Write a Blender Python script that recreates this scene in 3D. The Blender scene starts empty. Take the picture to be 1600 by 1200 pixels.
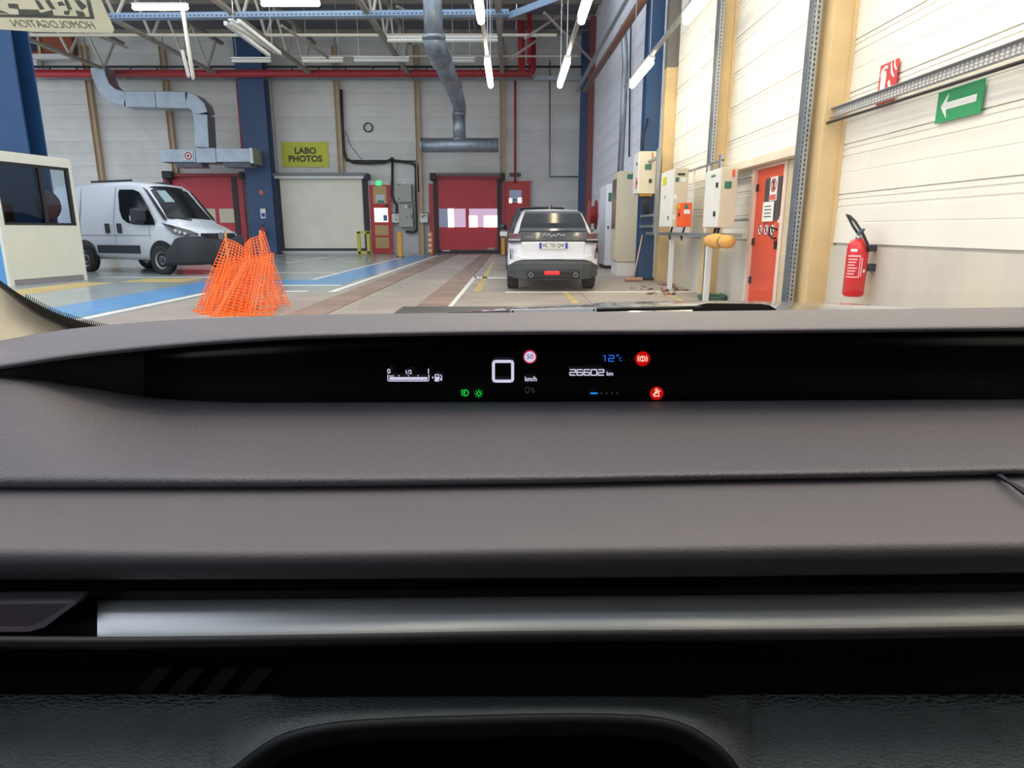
import bpy, bmesh, math, random
from mathutils import Vector, Matrix
random.seed(7)
SC = bpy.context.scene
COL = SC.collection
PI = math.pi
# ------------------------------------------------------------------ camera, world, exposure
F, PITCH, EYE = 1020.0, math.atan(241/1020.0), 1.17
cd = bpy.data.cameras.new('camera'); cam = bpy.data.objects.new('camera', cd); COL.objects.link(cam)
cam.location = (0, 0, EYE); cam.rotation_euler = (PI/2-PITCH, 0, 0)
cd.sensor_fit = 'HORIZONTAL'; cd.sensor_width = 36; cd.lens = F/1600*36; cd.clip_start = .01; cd.clip_end = 300
SC.camera = cam
W = bpy.data.worlds.new('daylight'); SC.world = W; W.use_nodes = True
W.node_tree.nodes['Background'].inputs[0].default_value = (.81, .89, 1, 1)
W.node_tree.nodes['Background'].inputs[1].default_value = 1.0
SC.view_settings.view_transform = 'Standard'; SC.view_settings.look = 'None'
SC.view_settings.gamma = 1; SC.view_settings.use_curve_mapping = False
SC.view_settings.exposure = 0.75
TUBE = 20.0          # strength of the lit fluorescent tubes
# ------------------------------------------------------------------ pixel -> place
CS, SN = math.cos(PITCH), math.sin(PITCH)
def ray(px, py):
    u, v = (px-800)/F, (600-py)/F
    return u, CS+v*SN, -SN+v*CS
def aY(px, py, Y):
    u, y, z = ray(px, py); t = Y/y; return Vector((u*t, Y, EYE+z*t))
def aZ(px, py, Z=0.0):
    u, y, z = ray(px, py); t = (Z-EYE)/z; return Vector((u*t, y*t, Z))
def aX(px, py, X):
    u, y, z = ray(px, py); t = X/u; return Vector((X, y*t, EYE+z*t))
# ------------------------------------------------------------------ materials
def lin(c):
    return tuple(((x/255)/12.92 if x/255 <= .04045 else ((x/255+.055)/1.055)**2.4) for x in c)
MATS = {}
def mat(name, rgb, rough=.6, metal=0, var=0.0, vscale=3.0, bump=0.0, bscale=200.0, emit=0, erg=None, alpha=1, coat=0, streak=None, rnd=0.0, spec=.5, stain=None, bstretch=(1, 1, 1), bdist=.001):
    if name in MATS: return MATS[name]
    m = bpy.data.materials.new(name); m.use_nodes = True; nt = m.node_tree; N = nt.nodes; L = nt.links
    b = N['Principled BSDF']; c = lin(rgb)
    b.inputs['Base Color'].default_value = (*c, 1); b.inputs['Roughness'].default_value = rough
    b.inputs['Metallic'].default_value = metal; b.inputs['Specular IOR Level'].default_value = spec
    if coat: b.inputs['Coat Weight'].default_value = coat; b.inputs['Coat Roughness'].default_value = .04
    tc = N.new('ShaderNodeTexCoord')
    col = None
    if var or streak or rnd:
        nz = N.new('ShaderNodeTexNoise'); nz.inputs['Scale'].default_value = vscale; nz.inputs['Detail'].default_value = 6; nz.inputs['Roughness'].default_value = .65
        mp = N.new('ShaderNodeMapping'); mp.inputs['Scale'].default_value = streak or (1, 1, 1)
        g = N.new('ShaderNodeNewGeometry'); L.new(g.outputs['Position'], mp.inputs['Vector']); L.new(mp.outputs['Vector'], nz.inputs['Vector'])
        mr = N.new('ShaderNodeMapRange'); mr.inputs[1].default_value = .28; mr.inputs[2].default_value = .72
        mr.inputs[3].default_value = 1-var; mr.inputs[4].default_value = 1+var*.6
        L.new(nz.outputs['Fac'], mr.inputs[0])
        fac = mr.outputs[0]
        if rnd:
            oi = N.new('ShaderNodeObjectInfo'); m2 = N.new('ShaderNodeMapRange'); m2.inputs[3].default_value = 1-rnd; m2.inputs[4].default_value = 1+rnd*.5
            L.new(oi.outputs['Random'], m2.inputs[0]); mm = N.new('ShaderNodeMath'); mm.operation = 'MULTIPLY'
            L.new(fac, mm.inputs[0]); L.new(m2.outputs[0], mm.inputs[1]); fac = mm.outputs[0]
        hv = N.new('ShaderNodeHueSaturation'); hv.inputs['Color'].default_value = (*c, 1); L.new(fac, hv.inputs['Value'])
        col = hv.outputs[0]
        if stain:
            n2 = N.new('ShaderNodeTexNoise'); n2.inputs['Scale'].default_value = stain[1]; n2.inputs['Detail'].default_value = 5
            L.new(mp.outputs['Vector'], n2.inputs['Vector'])
            r2 = N.new('ShaderNodeMapRange'); r2.inputs[1].default_value = .52; r2.inputs[2].default_value = .7; r2.inputs[4].default_value = stain[2]
            L.new(n2.outputs['Fac'], r2.inputs[0])
            mx = N.new('ShaderNodeMix'); mx.data_type = 'RGBA'; L.new(r2.outputs[0], mx.inputs[0]); L.new(col, mx.inputs[6]); mx.inputs[7].default_value = (*lin(stain[0]), 1)
            col = mx.outputs[2]
        L.new(col, b.inputs['Base Color'])
    if bump:
        vo = N.new('ShaderNodeTexVoronoi'); vo.inputs['Scale'].default_value = bscale
        vm = N.new('ShaderNodeMapping'); vm.inputs['Scale'].default_value = bstretch; L.new(tc.outputs['Object'], vm.inputs['Vector']); L.new(vm.outputs[0], vo.inputs['Vector'])
        bp = N.new('ShaderNodeBump'); bp.inputs['Strength'].default_value = bump; bp.inputs['Distance'].default_value = bdist
        L.new(vo.outputs['Distance'], bp.inputs['Height']); L.new(bp.outputs[0], b.inputs['Normal'])
    if emit:
        b.inputs['Emission Color'].default_value = (*lin(erg or rgb), 1); b.inputs['Emission Strength'].default_value = emit
    MATS[name] = m
    return m
def glass(name, tint=(1, 1, 1), refl=.06, haze=0.0, hcol=(200, 210, 215)):
    if name in MATS: return MATS[name]
    m = bpy.data.materials.new(name); m.use_nodes = True; nt = m.node_tree; N = nt.nodes; L = nt.links
    N.remove(N['Principled BSDF']); o = N['Material Output']
    t = N.new('ShaderNodeBsdfTransparent'); t.inputs[0].default_value = (*tint, 1)
    g = N.new('ShaderNodeBsdfGlossy'); g.inputs['Roughness'].default_value = .02
    lw = N.new('ShaderNodeLayerWeight'); lw.inputs['Blend'].default_value = .5
    pw = N.new('ShaderNodeMath'); pw.operation = 'POWER'; L.new(lw.outputs['Facing'], pw.inputs[0]); pw.inputs[1].default_value = 4
    ml = N.new('ShaderNodeMath'); ml.operation = 'MULTIPLY_ADD'; L.new(pw.outputs[0], ml.inputs[0]); ml.inputs[1].default_value = .45; ml.inputs[2].default_value = refl*.5
    mx = N.new('ShaderNodeMixShader'); L.new(ml.outputs[0], mx.inputs[0]); L.new(t.outputs[0], mx.inputs[1]); L.new(g.outputs[0], mx.inputs[2])
    last = mx
    if haze:
        d = N.new('ShaderNodeBsdfDiffuse'); d.inputs[0].default_value = (*lin(hcol), 1)
        m2 = N.new('ShaderNodeMixShader'); m2.inputs[0].default_value = haze; L.new(mx.outputs[0], m2.inputs[1]); L.new(d.outputs[0], m2.inputs[2]); last = m2
    L.new(last.outputs[0], o.inputs[0])
    MATS[name] = m
    return m
# ------------------------------------------------------------------ mesh builder
WL = {}                                  # world place of every empty / object
class MB:
    def __init__(s, M=None): s.v = []; s.f = []; s.M = M or Matrix()
    def add(s, vs, fs):
        n = len(s.v); s.v += [s.M @ Vector(p) for p in vs]; s.f += [tuple(i+n for i in f) for f in fs]; return s
    def box(s, x0, x1, y0, y1, z0, z1):
        vs = [(x, y, z) for x in (x0, x1) for y in (y0, y1) for z in (z0, z1)]
        return s.add(vs, [(0, 1, 3, 2), (4, 6, 7, 5), (0, 4, 5, 1), (2, 3, 7, 6), (0, 2, 6, 4), (1, 5, 7, 3)])
    def hexa(s, c8): return s.add(c8, [(0, 1, 3, 2), (4, 6, 7, 5), (0, 4, 5, 1), (2, 3, 7, 6), (0, 2, 6, 4), (1, 5, 7, 3)])
    def bar(s, p, q, w, h, up=(0, 0, 1)):
        p, q = Vector(p), Vector(q); d = (q-p).normalized(); u = Vector(up)
        if abs(d.dot(u)) > .98: u = Vector((0, 1, 0))
        a = d.cross(u).normalized()*w/2; b = a.cross(d).normalized()*h/2
        return s.hexa([p-a-b, p-a+b, p+a-b, p+a+b, q-a-b, q-a+b, q+a-b, q+a+b])
    def tube(s, pts, r, n=8, cap=True):
        pts = [Vector(p) for p in pts]; m = len(pts); rr = r if isinstance(r, (list, tuple)) else [r]*m
        base = len(s.v); ref = None; fs = []; vs = []
        for i, p in enumerate(pts):
            d = ((pts[min(i+1, m-1)]-p).normalized()+(p-pts[max(i-1, 0)]).normalized())
            d = d.normalized() if d.length > 1e-6 else Vector((0, 0, 1))
            if ref is None: ref = Vector((0, 0, 1)) if abs(d.z) < .9 else Vector((1, 0, 0))
            a = d.cross(ref).normalized(); b = a.cross(d).normalized(); ref = b
            for k in range(n):
                t = 2*PI*k/n; vs.append(p+a*math.cos(t)*rr[i]+b*math.sin(t)*rr[i])
        for i in range(m-1):
            for k in range(n):
                k2 = (k+1) % n; fs.append((i*n+k, i*n+k2, (i+1)*n+k2, (i+1)*n+k))
        if cap: fs.append(tuple(range(n-1, -1, -1))); fs.append(tuple((m-1)*n+k for k in range(n)))
        return s.add(vs, fs)
    def prism(s, poly, off):              # poly: list of 3D points, extruded by vector off
        n = len(poly); off = Vector(off); vs = [Vector(p) for p in poly]+[Vector(p)+off for p in poly]
        fs = [tuple(range(n)), tuple(range(2*n-1, n-1, -1))]+[(i, i+n, (i+1) % n+n, (i+1) % n) for i in range(n)]
        return s.add(vs, fs)
    def loft(s, rings, cap=True, closed=True):
        n = len(rings[0]); vs = [p for r in rings for p in r]; fs = []
        for i in range(len(rings)-1):
            for k in range(n if closed else n-1):
                k2 = (k+1) % n; fs.append((i*n+k, i*n+k2, (i+1)*n+k2, (i+1)*n+k))
        if cap and closed: fs.append(tuple(range(n-1, -1, -1))); fs.append(tuple((len(rings)-1)*n+k for k in range(n)))
        return s.add(vs, fs)
    def lathe(s, prof, c, axis='z', n=20):  # prof (r,h)
        rings = []
        for r, h in prof:
            ring = []
            for k in range(n):
                t = 2*PI*k/n; a, b = r*math.cos(t), r*math.sin(t)
                p = (a, b, h) if axis == 'z' else ((a, h, b) if axis == 'y' else (h, a, b))
                ring.append(Vector(c)+Vector(p))
            rings.append(ring)
        return s.loft(rings, cap=tuple(prof[0]) != tuple(prof[-1]))
    def build(s, name, m, parent=None, smooth=False, bevel=0, seg=2, sub=0, fix=True):
        vs = s.v
        lo = Vector([min(p[i] for p in vs) for i in range(3)]); hi = Vector([max(p[i] for p in vs) for i in range(3)])
        o0 = Vector(((lo.x+hi.x)/2, (lo.y+hi.y)/2, lo.z))
        me = bpy.data.meshes.new(name); me.from_pydata([p-o0 for p in vs], [], s.f)
        if fix:
            bm = bmesh.new(); bm.from_mesh(me); bmesh.ops.recalc_face_normals(bm, faces=bm.faces); bm.to_mesh(me); bm.free()
        me.materials.append(m)
        if smooth: me.polygons.foreach_set('use_smooth', [True]*len(me.polygons))
        o = bpy.data.objects.new(name, me); COL.objects.link(o); place(o, o0, parent)
        if bevel:
            b = o.modifiers.new('bevel', 'BEVEL'); b.width = bevel; b.segments = seg; b.limit_method = 'ANGLE'; b.angle_limit = .6
        if sub:
            b = o.modifiers.new('sub', 'SUBSURF'); b.levels = sub; b.render_levels = sub
        return o
def place(o, w, parent=None):
    WL[o.name] = Vector(w); o.location = Vector(w)-(WL[parent.name] if parent else Vector())
    if parent: o.parent = parent
def tag(o, label=None, cat=None, group=None, kind=None):
    for k, v in (('label', label), ('category', cat), ('group', group), ('kind', kind)):
        if v: o[k] = v
    return o
def thing(name, loc, label, cat, group=None):
    o = bpy.data.objects.new(name, None); COL.objects.link(o); o.empty_display_size = .1; place(o, loc); return tag(o, label, cat, group)
def empty(name, loc, kind=None):
    o = bpy.data.objects.new(name, None); COL.objects.link(o); place(o, loc); return tag(o, kind=kind)
def copy_tree(o, dloc=None, parent=None, label=None):
    c = o.copy(); COL.objects.link(c)
    if parent: c.parent = parent
    if dloc is not None: c.location = o.location+Vector(dloc); WL[c.name] = WL[o.name]+Vector(dloc)
    if label: c['label'] = label
    for ch in list(o.children): copy_tree(ch, None, c)
    return c
def text(name, body, size, loc, rot, m, parent=None, align='CENTER', ext=.001, sx=1.0, mirror=False, bold=0.0):
    cu = bpy.data.curves.new(name, 'FONT'); cu.body = body; cu.size = size; cu.align_x = align; cu.align_y = 'CENTER'; cu.extrude = ext; cu.resolution_u = 3; cu.offset = bold
    t = bpy.data.objects.new(name, cu); COL.objects.link(t)
    bpy.context.view_layer.update()
    me = bpy.data.meshes.new_from_object(t.evaluated_get(bpy.context.evaluated_depsgraph_get()))
    bpy.data.objects.remove(t)
    R = rot.to_4x4() if isinstance(rot, Matrix) else Matrix.Rotation(rot, 4, 'X')
    me.transform(R @ Matrix.Diagonal((-sx if mirror else sx, 1, 1, 1)))
    if mirror: me.flip_normals()
    me.materials.clear(); me.materials.append(m)
    o = bpy.data.objects.new(name, me); COL.objects.link(o); place(o, loc, parent); return o
UP = Matrix.Rotation(PI/2, 3, 'X')                               # text facing -Y
FACE_L = Matrix.Rotation(-PI/2, 3, 'Z') @ UP                     # text on the right wall, facing -X
def disc(mb, c, r, axis='y', th=.004, n=24, r0=0):
    prof = [(r0 or .0005, 0), (r, 0), (r, -th), (r0 or .0005, -th)]
    if r0: prof.append((r0, 0))
    return mb.lathe(prof, c, axis, n)

# ---- palette
M_conr = mat('concrete_light', (202, 196, 186), .85, var=.16, vscale=1.5, streak=(1, 1, .5), stain=((214, 202, 160), .9, .6))
concrete = mat('concrete', (150, 146, 142), .85, var=.22, vscale=1.2, stain=((186, 176, 140), .9, .55))
M_floor = mat('slab_concrete', (168, 156, 146), .5, var=.2, vscale=1.0, rnd=.1, stain=((205, 190, 160), .45, .5))
M_epoxy = mat('epoxy_grey', (160, 170, 168), .2, var=.15, vscale=.7, stain=((168, 165, 140), .35, .6))
M_blue = mat('floor_blue', (92, 158, 212), .25, var=.12, vscale=2)
M_line = mat('floor_white', (232, 230, 222), .5, var=.2, vscale=4)
M_yel = mat('floor_yellow', (205, 178, 110), .4, var=.3, vscale=3)
M_track = mat('track_brown', (150, 126, 112), .7, var=.25, vscale=3, rnd=.15)
M_clad = mat('cladding_cream', (236, 233, 224), .55, var=.07, vscale=.8, rnd=.04)
M_cladf = mat('cladding_grey', (226, 224, 220), .6, var=.13, vscale=.7, rnd=.07)
M_cladw = mat('cladding_white', (242, 242, 248), .6, var=.06, vscale=.5)
M_beige = mat('post_beige', (214, 186, 138), .6, var=.15, vscale=2)
M_blk = mat('column_blue', (32, 72, 116), .5, var=.15, vscale=2)
M_galv = mat('galvanised', (172, 178, 184), .35, .75, var=.15, vscale=5)
M_duct = mat('duct_steel', (158, 168, 178), .38, .7, var=.2, vscale=2)
M_steel = mat('truss_paint', (158, 148, 136), .6, var=.2, vscale=2)
M_roof = mat('roof_deck', (112, 112, 118), .8, var=.2, vscale=.6)
M_red = mat('door_red', (196, 26, 48), .45, var=.12, vscale=1.5)
M_redp = mat('pipe_red', (176, 26, 40), .45, var=.1)
M_dark = mat('dark_rubber', (40, 40, 44), .7)
M_black = mat('black_plastic', (14, 14, 16), .5)
M_white = mat('white_paint', (232, 232, 230), .5)
M_paper = mat('paper_white', (236, 236, 232), .8)
M_tube = mat('lit_tube', (255, 246, 225), .5, emit=TUBE, erg=(255, 236, 200))
M_tubew = mat('unlit_tube', (226, 224, 214), .4)
M_green = mat('sign_green', (22, 150, 92), .5)
M_dgreen = mat('label_green', (58, 120, 96), .5)
M_orange = mat('orange_box', (240, 92, 34), .5)
M_cab = mat('cabinet_beige', (214, 204, 180), .5, var=.05)
M_cabl = mat('cabinet_light', (226, 226, 222), .5, var=.05)
M_sign_y = mat('sign_yellow', (206, 208, 50), .5, var=.05)
M_ink = mat('ink_dark', (52, 56, 44), .7)
M_bollard = mat('bollard_yellow', (226, 164, 44), .5, var=.1)
M_py = mat('guard_yellow', (206, 196, 74), .5, var=.1)

# ================================================================== THE SETTING
YF, XR = 33.7, 3.6
floor = MB().box(-34, 4.2, -6, YF+.3, -.25, -.03).build('floor', concrete); tag(floor, kind='structure')
def slab(name, x0, x1, y0, y1, m, z=0.0, th=.03, bev=0):
    return MB().box(x0, x1, y0, y1, z-th, z).build(name, m, floor, bevel=bev)
slab('painted_floor', -34, -3.36, 12.55, YF, M_epoxy)
slab('painted_floor', -34, -5.6, -6, 12.54, M_epoxy)
ys = [-6, -1, 2, 5, 8, 11, 14.0, 17, 20, 23, 26, 29, YF]
for a, b in zip(ys, ys[1:]):
    for x0, x1 in ((-2.64, -1.51), (-.99, 1.3), (1.31, 4.2)):
        slab('floor_slab', x0, x1, a+.006, b-.006, M_floor, bev=.004)
    if b < 12: slab('floor_slab', -5.59, -3.21, a+.006, b-.006, M_floor, bev=.004)
    elif b > 14.5: slab('floor_slab', -3.35, -3.21, a+.006, b-.006, M_floor)
    else: slab('floor_slab', -5.59, -3.21, a+.006, 12.54, M_floor); slab('floor_slab', -3.35, -3.21, 12.55, b-.006, M_floor)
for x0, x1 in ((-3.2, -2.65), (-1.5, -1.0)):
    y = 3.0; k = 0
    while y < YF-.2:
        L_ = .62
        MB().box(x0, x1, y+.012, min(y+L_, YF), -.03, .004+.006*random.random()).build('track_plate', M_track, floor)
        y += L_
def paint(x0, x1, y0, y1, m): MB().box(x0, x1, y0, y1, .0, .003).build('floor_marking', m, floor)
def paintq(pts, m, w=None):
    q = [aZ(*p) for p in pts]
    MB().prism([(p.x, p.y, .0) for p in q], (0, 0, .0035)).build('floor_marking', m, floor)
paint(-7.1, -5.95, 4, 14.5, M_blue); paint(-7.1, -3.72, 14.5, 15.8, M_blue); paint(-4.72, -3.72, 15.8, 31, M_blue)
paint(-5.86, -5.72, 4, 12.6, M_line); paint(-5.72, -4.0, 12.75, 12.9, M_line); paint(-5.9, -3.7, 14.15, 14.3, M_line); paint(-3.56, -3.42, 12.7, 31, M_line)
paint(-4.86, -4.74, 15.9, 31, M_line); paint(-10.5, -7.3, 16.6, 16.72, M_line); paint(-8.6, -4.9, 18.4, 18.5, M_line)
paint(-10.2, -7.2, 8.5, 8.62, M_line); paint(-9.9, -9.0, 10, 15, M_yel); paint(-9, -7.6, 15.1, 16.2, M_yel); paint(-5.72, -5.64, 5, 8.5, M_yel)
paint(-8.2, -8.05, 24, 31, M_line)
paintq([(690, 487), (700, 487), (746, 432), (739, 432)], M_line)
paintq([(741, 434.5), (792, 435.5), (792, 433.5), (741, 432.5)], M_line)
paintq([(740, 456), (751, 456), (773, 409), (769, 409)], M_yel)
paintq([(790, 457.5), (1085, 456.5), (1085, 455), (790, 455.5)], M_line)
paintq([(1034, 457), (1040, 457), (1078, 474), (1068, 474)], M_yel)
paintq([(880, 457.5), (888, 457.5), (905, 474), (895, 474)], M_yel)
# ---- far wall
wf = MB().box(-34, XR+.6, YF, YF+.25, 0, 11).build('wall_far', mat('wall_back', (150, 150, 150), .8)); tag(wf, kind='structure')
posts_px = [40, 152, 270, 377, 430, 531, 654, 785, 906]
posts_x = [aY(p, 200, YF).x for p in posts_px]
edges = [-34, -29.5] + posts_x + [XR]
def ribbed(mb, axis, a, b, z0, z1, face, sgn):
    """one wall panel with stepped horizontal ribs; along X (axis x) or along Y"""
    h = z1-z0
    prof = [(0, .004), (.4*h, .004), (.41*h, .0), (.425*h, .0), (.435*h, .004), (.72*h, .004), (.73*h, -.006), (.76*h, -.006), (.77*h, .003), (.86*h, .003), (.87*h, -.006), (.9*h, -.006), (.91*h, .004), (h-.012, .004), (h-.008, -.01), (h, -.01)]
    pts = [(-.03, 0)]+[(d, z) for z, d in prof]+[(-.03, h)]
    poly = [((a, face-sgn*0+(-d if axis == 'x' else 0), z0+z) if axis == 'x' else (face-d, a, z0+z)) for d, z in pts]
    mb.prism(poly, (b-a, 0, 0) if axis == 'x' else (0, b-a, 0))
z0 = 2.0; hh = .56
for i in range(15):
    for x0, x1 in zip(edges, edges[1:]):
        mb = MB(); ribbed(mb, 'x', x0+.02, x1-.02, z0+i*hh, z0+(i+1)*hh-.004, YF-.05, 1)
        mb.build('cladding_panel', M_cladf, wf)
for x0, x1 in zip(edges, edges[1:]):
    MB().box(x0+.01, x1-.01, YF-.04, YF, 0, 1.98).build('plinth_panel', mat('concrete_far', (190, 190, 192), .85, var=.12, vscale=1.0), wf)
k = 0
for px in posts_px:
    if px in (377, 430, 906): continue
    x = aY(px, 200, YF).x
    m = MB(); m.box(x-.13, x-.1, YF-.3, YF-.05, 0, 9.6); m.box(x-.1, x+.1, YF-.2, YF-.17, 0, 9.6); m.box(x+.1, x+.13, YF-.3, YF-.05, 0, 9.6)
    k += 1
    tag(m.build('trim_%d' % k, mat('post_far', (196, 172, 142), .6, var=.15, vscale=2)), kind='structure')
# ---- right wall
wr = MB().box(XR+.02, XR+.3, -6, YF, 0, 11).build('wall_right', mat('wall_back2', (190, 186, 178), .8)); tag(wr, kind='structure')
bays = [(-6, -2.2), (-2.15, 2.6), (2.65, 7.5), (8.0, 11.5), (11.9, 15.3), (16.3, 20.5), (20.55, 25), (25.05, 29), (29.05, YF-.06)]
for (a, b) in bays:
    m_ = M_cladw if a > 15.5 else M_clad
    MB().box(XR-.03, XR+.02, 9.89 if a == 8.0 else a, b, 0, 1.0).build('plinth_panel', M_conr, wr)
    for i in range(18):
        zz = 1.03+i*.52
        if a == 8.0 and zz < 2.0: continue
        mb = MB(); ribbed(mb, 'y', a, b, zz, zz+.516, XR, 1); mb.build('cladding_panel', m_, wr)
# low bay behind the lintel, left of the orange door
for i in range(3):
    mb = MB(); ribbed(mb, 'y', 9.88, 11.49, 1.03+i*.36, 1.03+i*.36+.356, XR, 1); mb.build('cladding_panel', M_clad, wr)
# ---- roof
cl = empty('ceiling', (-8, 22, 10.2), 'structure')
for i in range(20):
    x0 = -34+i*1.9; MB().box(x0, x0+1.88, 25, YF+.2, 10.2, 10.26).build('roof_panel', M_roof, cl)
for i in range(10):
    y = 14.3+i*2.1; MB().box(-34, 4, y-.05, y+.05, 10.0, 10.2).build('purlin', M_steel, cl)

# ================================================================== THE ROOF STEEL
def truss(X, y0, y1, label):
    t = thing('roof_truss', (X, (y0+y1)/2, 8.05), label, 'truss', 'lengthwise roof trusses')
    MB().box(X-.09, X+.09, y0, y1, 8.05, 8.16).build('bottom_chord', M_steel, t)
    MB().box(X-.09, X+.09, y0, y1, 9.55, 9.66).build('top_chord', M_steel, t)
    y = y0; d = 1.15; k = 0
    while y+d < y1:
        a, b = (8.16, 9.55) if k % 2 == 0 else (9.55, 8.16)
        MB().bar((X, y, a), (X, y+d, b), .08, .08).build('web_member', mat('web_cream', (206, 200, 186), .6, var=.12), t)
        y += d; k += 1
for X, lab in ((-18.1, 'grey lattice roof truss farthest left, above the blue column and booth'), (-13.5, 'grey lattice roof truss running toward the blue column beside the red door'),
               (-9.2, 'grey lattice roof truss above the yellow LABO PHOTOS sign'), (-4.75, 'grey lattice roof truss left of the round duct'), (-.45, 'grey lattice roof truss right of the round duct')):
    truss(X, 13, 33.2, lab)
m = MB(); m.box(-30, XR, 33.1, 33.25, 8.02, 8.2)
tag(m.build('cross_beam', M_galv), 'long pale grey cross beam along the far wall below the red pipe', 'beam')
m = MB(); m.box(-30, XR, 32.85, 32.95, 8.5, 8.58)
t = thing('cable_rail', (-12, 32.9, 8.5), 'thin dark rail with short hangers just above the far cross beam', 'rail')
m.build('rail', M_dark, t)
for i in range(26): MB().box(-29+i*1.25, -28.95+i*1.25, 32.87, 32.92, 8.2, 8.52).build('hanger', M_dark, t)
def crossbar(pxa, pxb, py, z, w, h, m_, name, lab, cat='bar', grp=None):
    a, b = aZ(pxa, py, z), aZ(pxb, py, z)
    return tag(MB().bar(a, b, w, h).build(name, m_), lab, cat, grp)
crossbar(20, 870, 55, 8.2, .09, .09, mat('tie_cream', (206, 198, 180), .5), 'tie_bar', 'thin cream tie bar crossing between the roof trusses, nearer one', 'bar', 'roof tie bars')
crossbar(440, 905, 88, 8.25, .06, .06, MATS['tie_cream'], 'tie_bar', 'thinner tie bar below the row of unlit pale tubes, farther one', 'bar', 'roof tie bars')
# perforated blue-grey cable tray across the top
M_tray = mat('tray_blue', (150, 176, 206), .4, .3, var=.08)
t = thing('cable_tray', aZ(500, 24, 8.0), 'blue-grey perforated cable tray crossing overhead and bending right', 'tray')
a, b, c = aZ(175, 30, 8.0), aZ(795, 24, 8.0), aZ(885, -10, 8.0)
MB().bar(a, b, .28, .02).bar(a+Vector((0, -.14, .07)), b+Vector((0, -.14, .07)), .02, .16).build('tray', M_tray, t)
MB().bar(b, c, .02, .2).bar(b+Vector((.1, .1, 0)), c+Vector((.1, .1, 0)), .2, .02).build('tray_bend', M_tray, t)
sl = MB()
for i in range(90):
    p = a+(b-a)*((i+.5)/90); sl.box(p.x-.035, p.x+.035, p.y-.153, p.y-.149, p.z+.03, p.z+.06)
o = sl.build('slot', M_dark, t); tag(o, kind='stuff')
# diagonal braces
for i, (p, q) in enumerate((((620, 10), (700, 50)), ((820, 60), (880, 20)), ((850, 20), (925, 95)), ((800, 90), (850, 55)), ((440, 40), (520, 95)), ((60, 20), (200, 75)))):
    z_ = 8.8
    lab = ['brace beside the top of the round duct', 'brace right of the right red riser', 'long brace crossing toward the far right corner', 'short brace behind the red risers', 'brace left of the nearest truss chords', 'brace beside the taped windscreen card'][i]
    A, B = aY(*p, 25), aY(*q, 28)
    tag(MB().bar(A, B, .07, .07).build('roof_brace', M_steel), 'thin grey roof ' + lab, 'brace', 'diagonal roof braces')
# red pipes
def pipe(name, pts, r, m_, lab, cat='pipe', grp=None, n=10):
    return tag(MB().tube(pts, r, n).build(name, m_, smooth=True), lab, cat, grp)
pipe('sprinkler_pipe', [aY(20, 115, 32.2), aY(826, 115, 32.2), aY(832, 108, 32.2), aY(832, 60, 32.2)], .17, M_redp, 'thick red pipe running the whole width in front of the far wall')
pipe('sprinkler_riser', [aY(815, 112, 31.5), aY(814, -10, 31.5)], .17, M_redp, 'left one of two thick red vertical pipes under the roof', grp='red risers')
pipe('sprinkler_riser', [aY(827, 100, 31.0), aY(827, -10, 31.0)], .1, M_redp, 'right and thinner of two red vertical pipes under the roof', grp='red risers')
pipe('drop_pipe', [aY(805, 115, 33.3), aY(805, 286, 33.3)], .06, M_redp, 'thin red pipe dropping down the far wall to the red side door')
pipe('drop_pipe', [aY(372, 118, 33.3), aY(382, 245, 33.3)], .13, M_redp, 'red pipe dropping beside the blue column to the grey plenum')
pipe('service_pipe', [aX(1000, -40, 2.8), aX(902, 141, 2.8)], .07, M_galv, 'grey pipe running lengthwise high along the right wall')
pipe('service_pipe', [aX(1030, -40, 2.82), aX(914, 141, 2.82)], .1, mat('brown_steel', (120, 82, 68), .6, var=.1), 'brown rail running lengthwise high along the right wall')
pipe('wall_conduit', [aX(974, 40, 3.5), aX(977, 100, 3.5), aX(968, 285, 3.5)], .09, M_galv, 'grey vertical conduit on the white wall behind the tall beige cabinet')
pipe('wall_conduit', [aX(986, 20, 3.53), aX(983, 245, 3.53)], .025, M_dark, 'thin dark vertical cable on the white wall left of the blue column')
pipe('wall_conduit', [aY(859, 95, 33.4), aY(859, 276, 33.4), aY(903, 276, 33.4)], .03, M_dark, 'thin dark conduit dropping down the far wall right of the side door')
# suspended lights, rows running lengthwise
def batten(pa, pb, Z, lab, lit=True, grp='suspended fluorescent lights', X=None, up=True):
    A, B = aX(pa[0], pa[1], X), aX(pb[0], pb[1], X)
    B.z = A.z = Z; B.x = A.x = X
    return batten3(A, B, lab, lit, grp, up)
def batten3(A, B, lab, lit=True, grp='suspended fluorescent lights', up=True, r=.055):
    t = thing('fluorescent_light', (A+B)/2, lab, 'light', grp)
    d = (B-A).normalized()
    MB().bar(A+Vector((0, 0, r+.03)), B+Vector((0, 0, r+.03)), .11, .05).build('housing', M_white, t)
    MB().tube([A, A+d*.05, B-d*.05, B], [r*.5, r, r, r*.5], 8).build('tube', M_tube if lit else M_tubew, t, smooth=True)
    if up:
        for p in (A+d*.2, B-d*.2): MB().box(p.x-.008, p.x+.008, p.y-.008, p.y+.008, p.z+.1, 10.1).build('hanger_wire', M_galv, t)
    return t
rows = [(2.48, 'right'), (.99, 'middle'), (-.44, 'left')]
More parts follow.
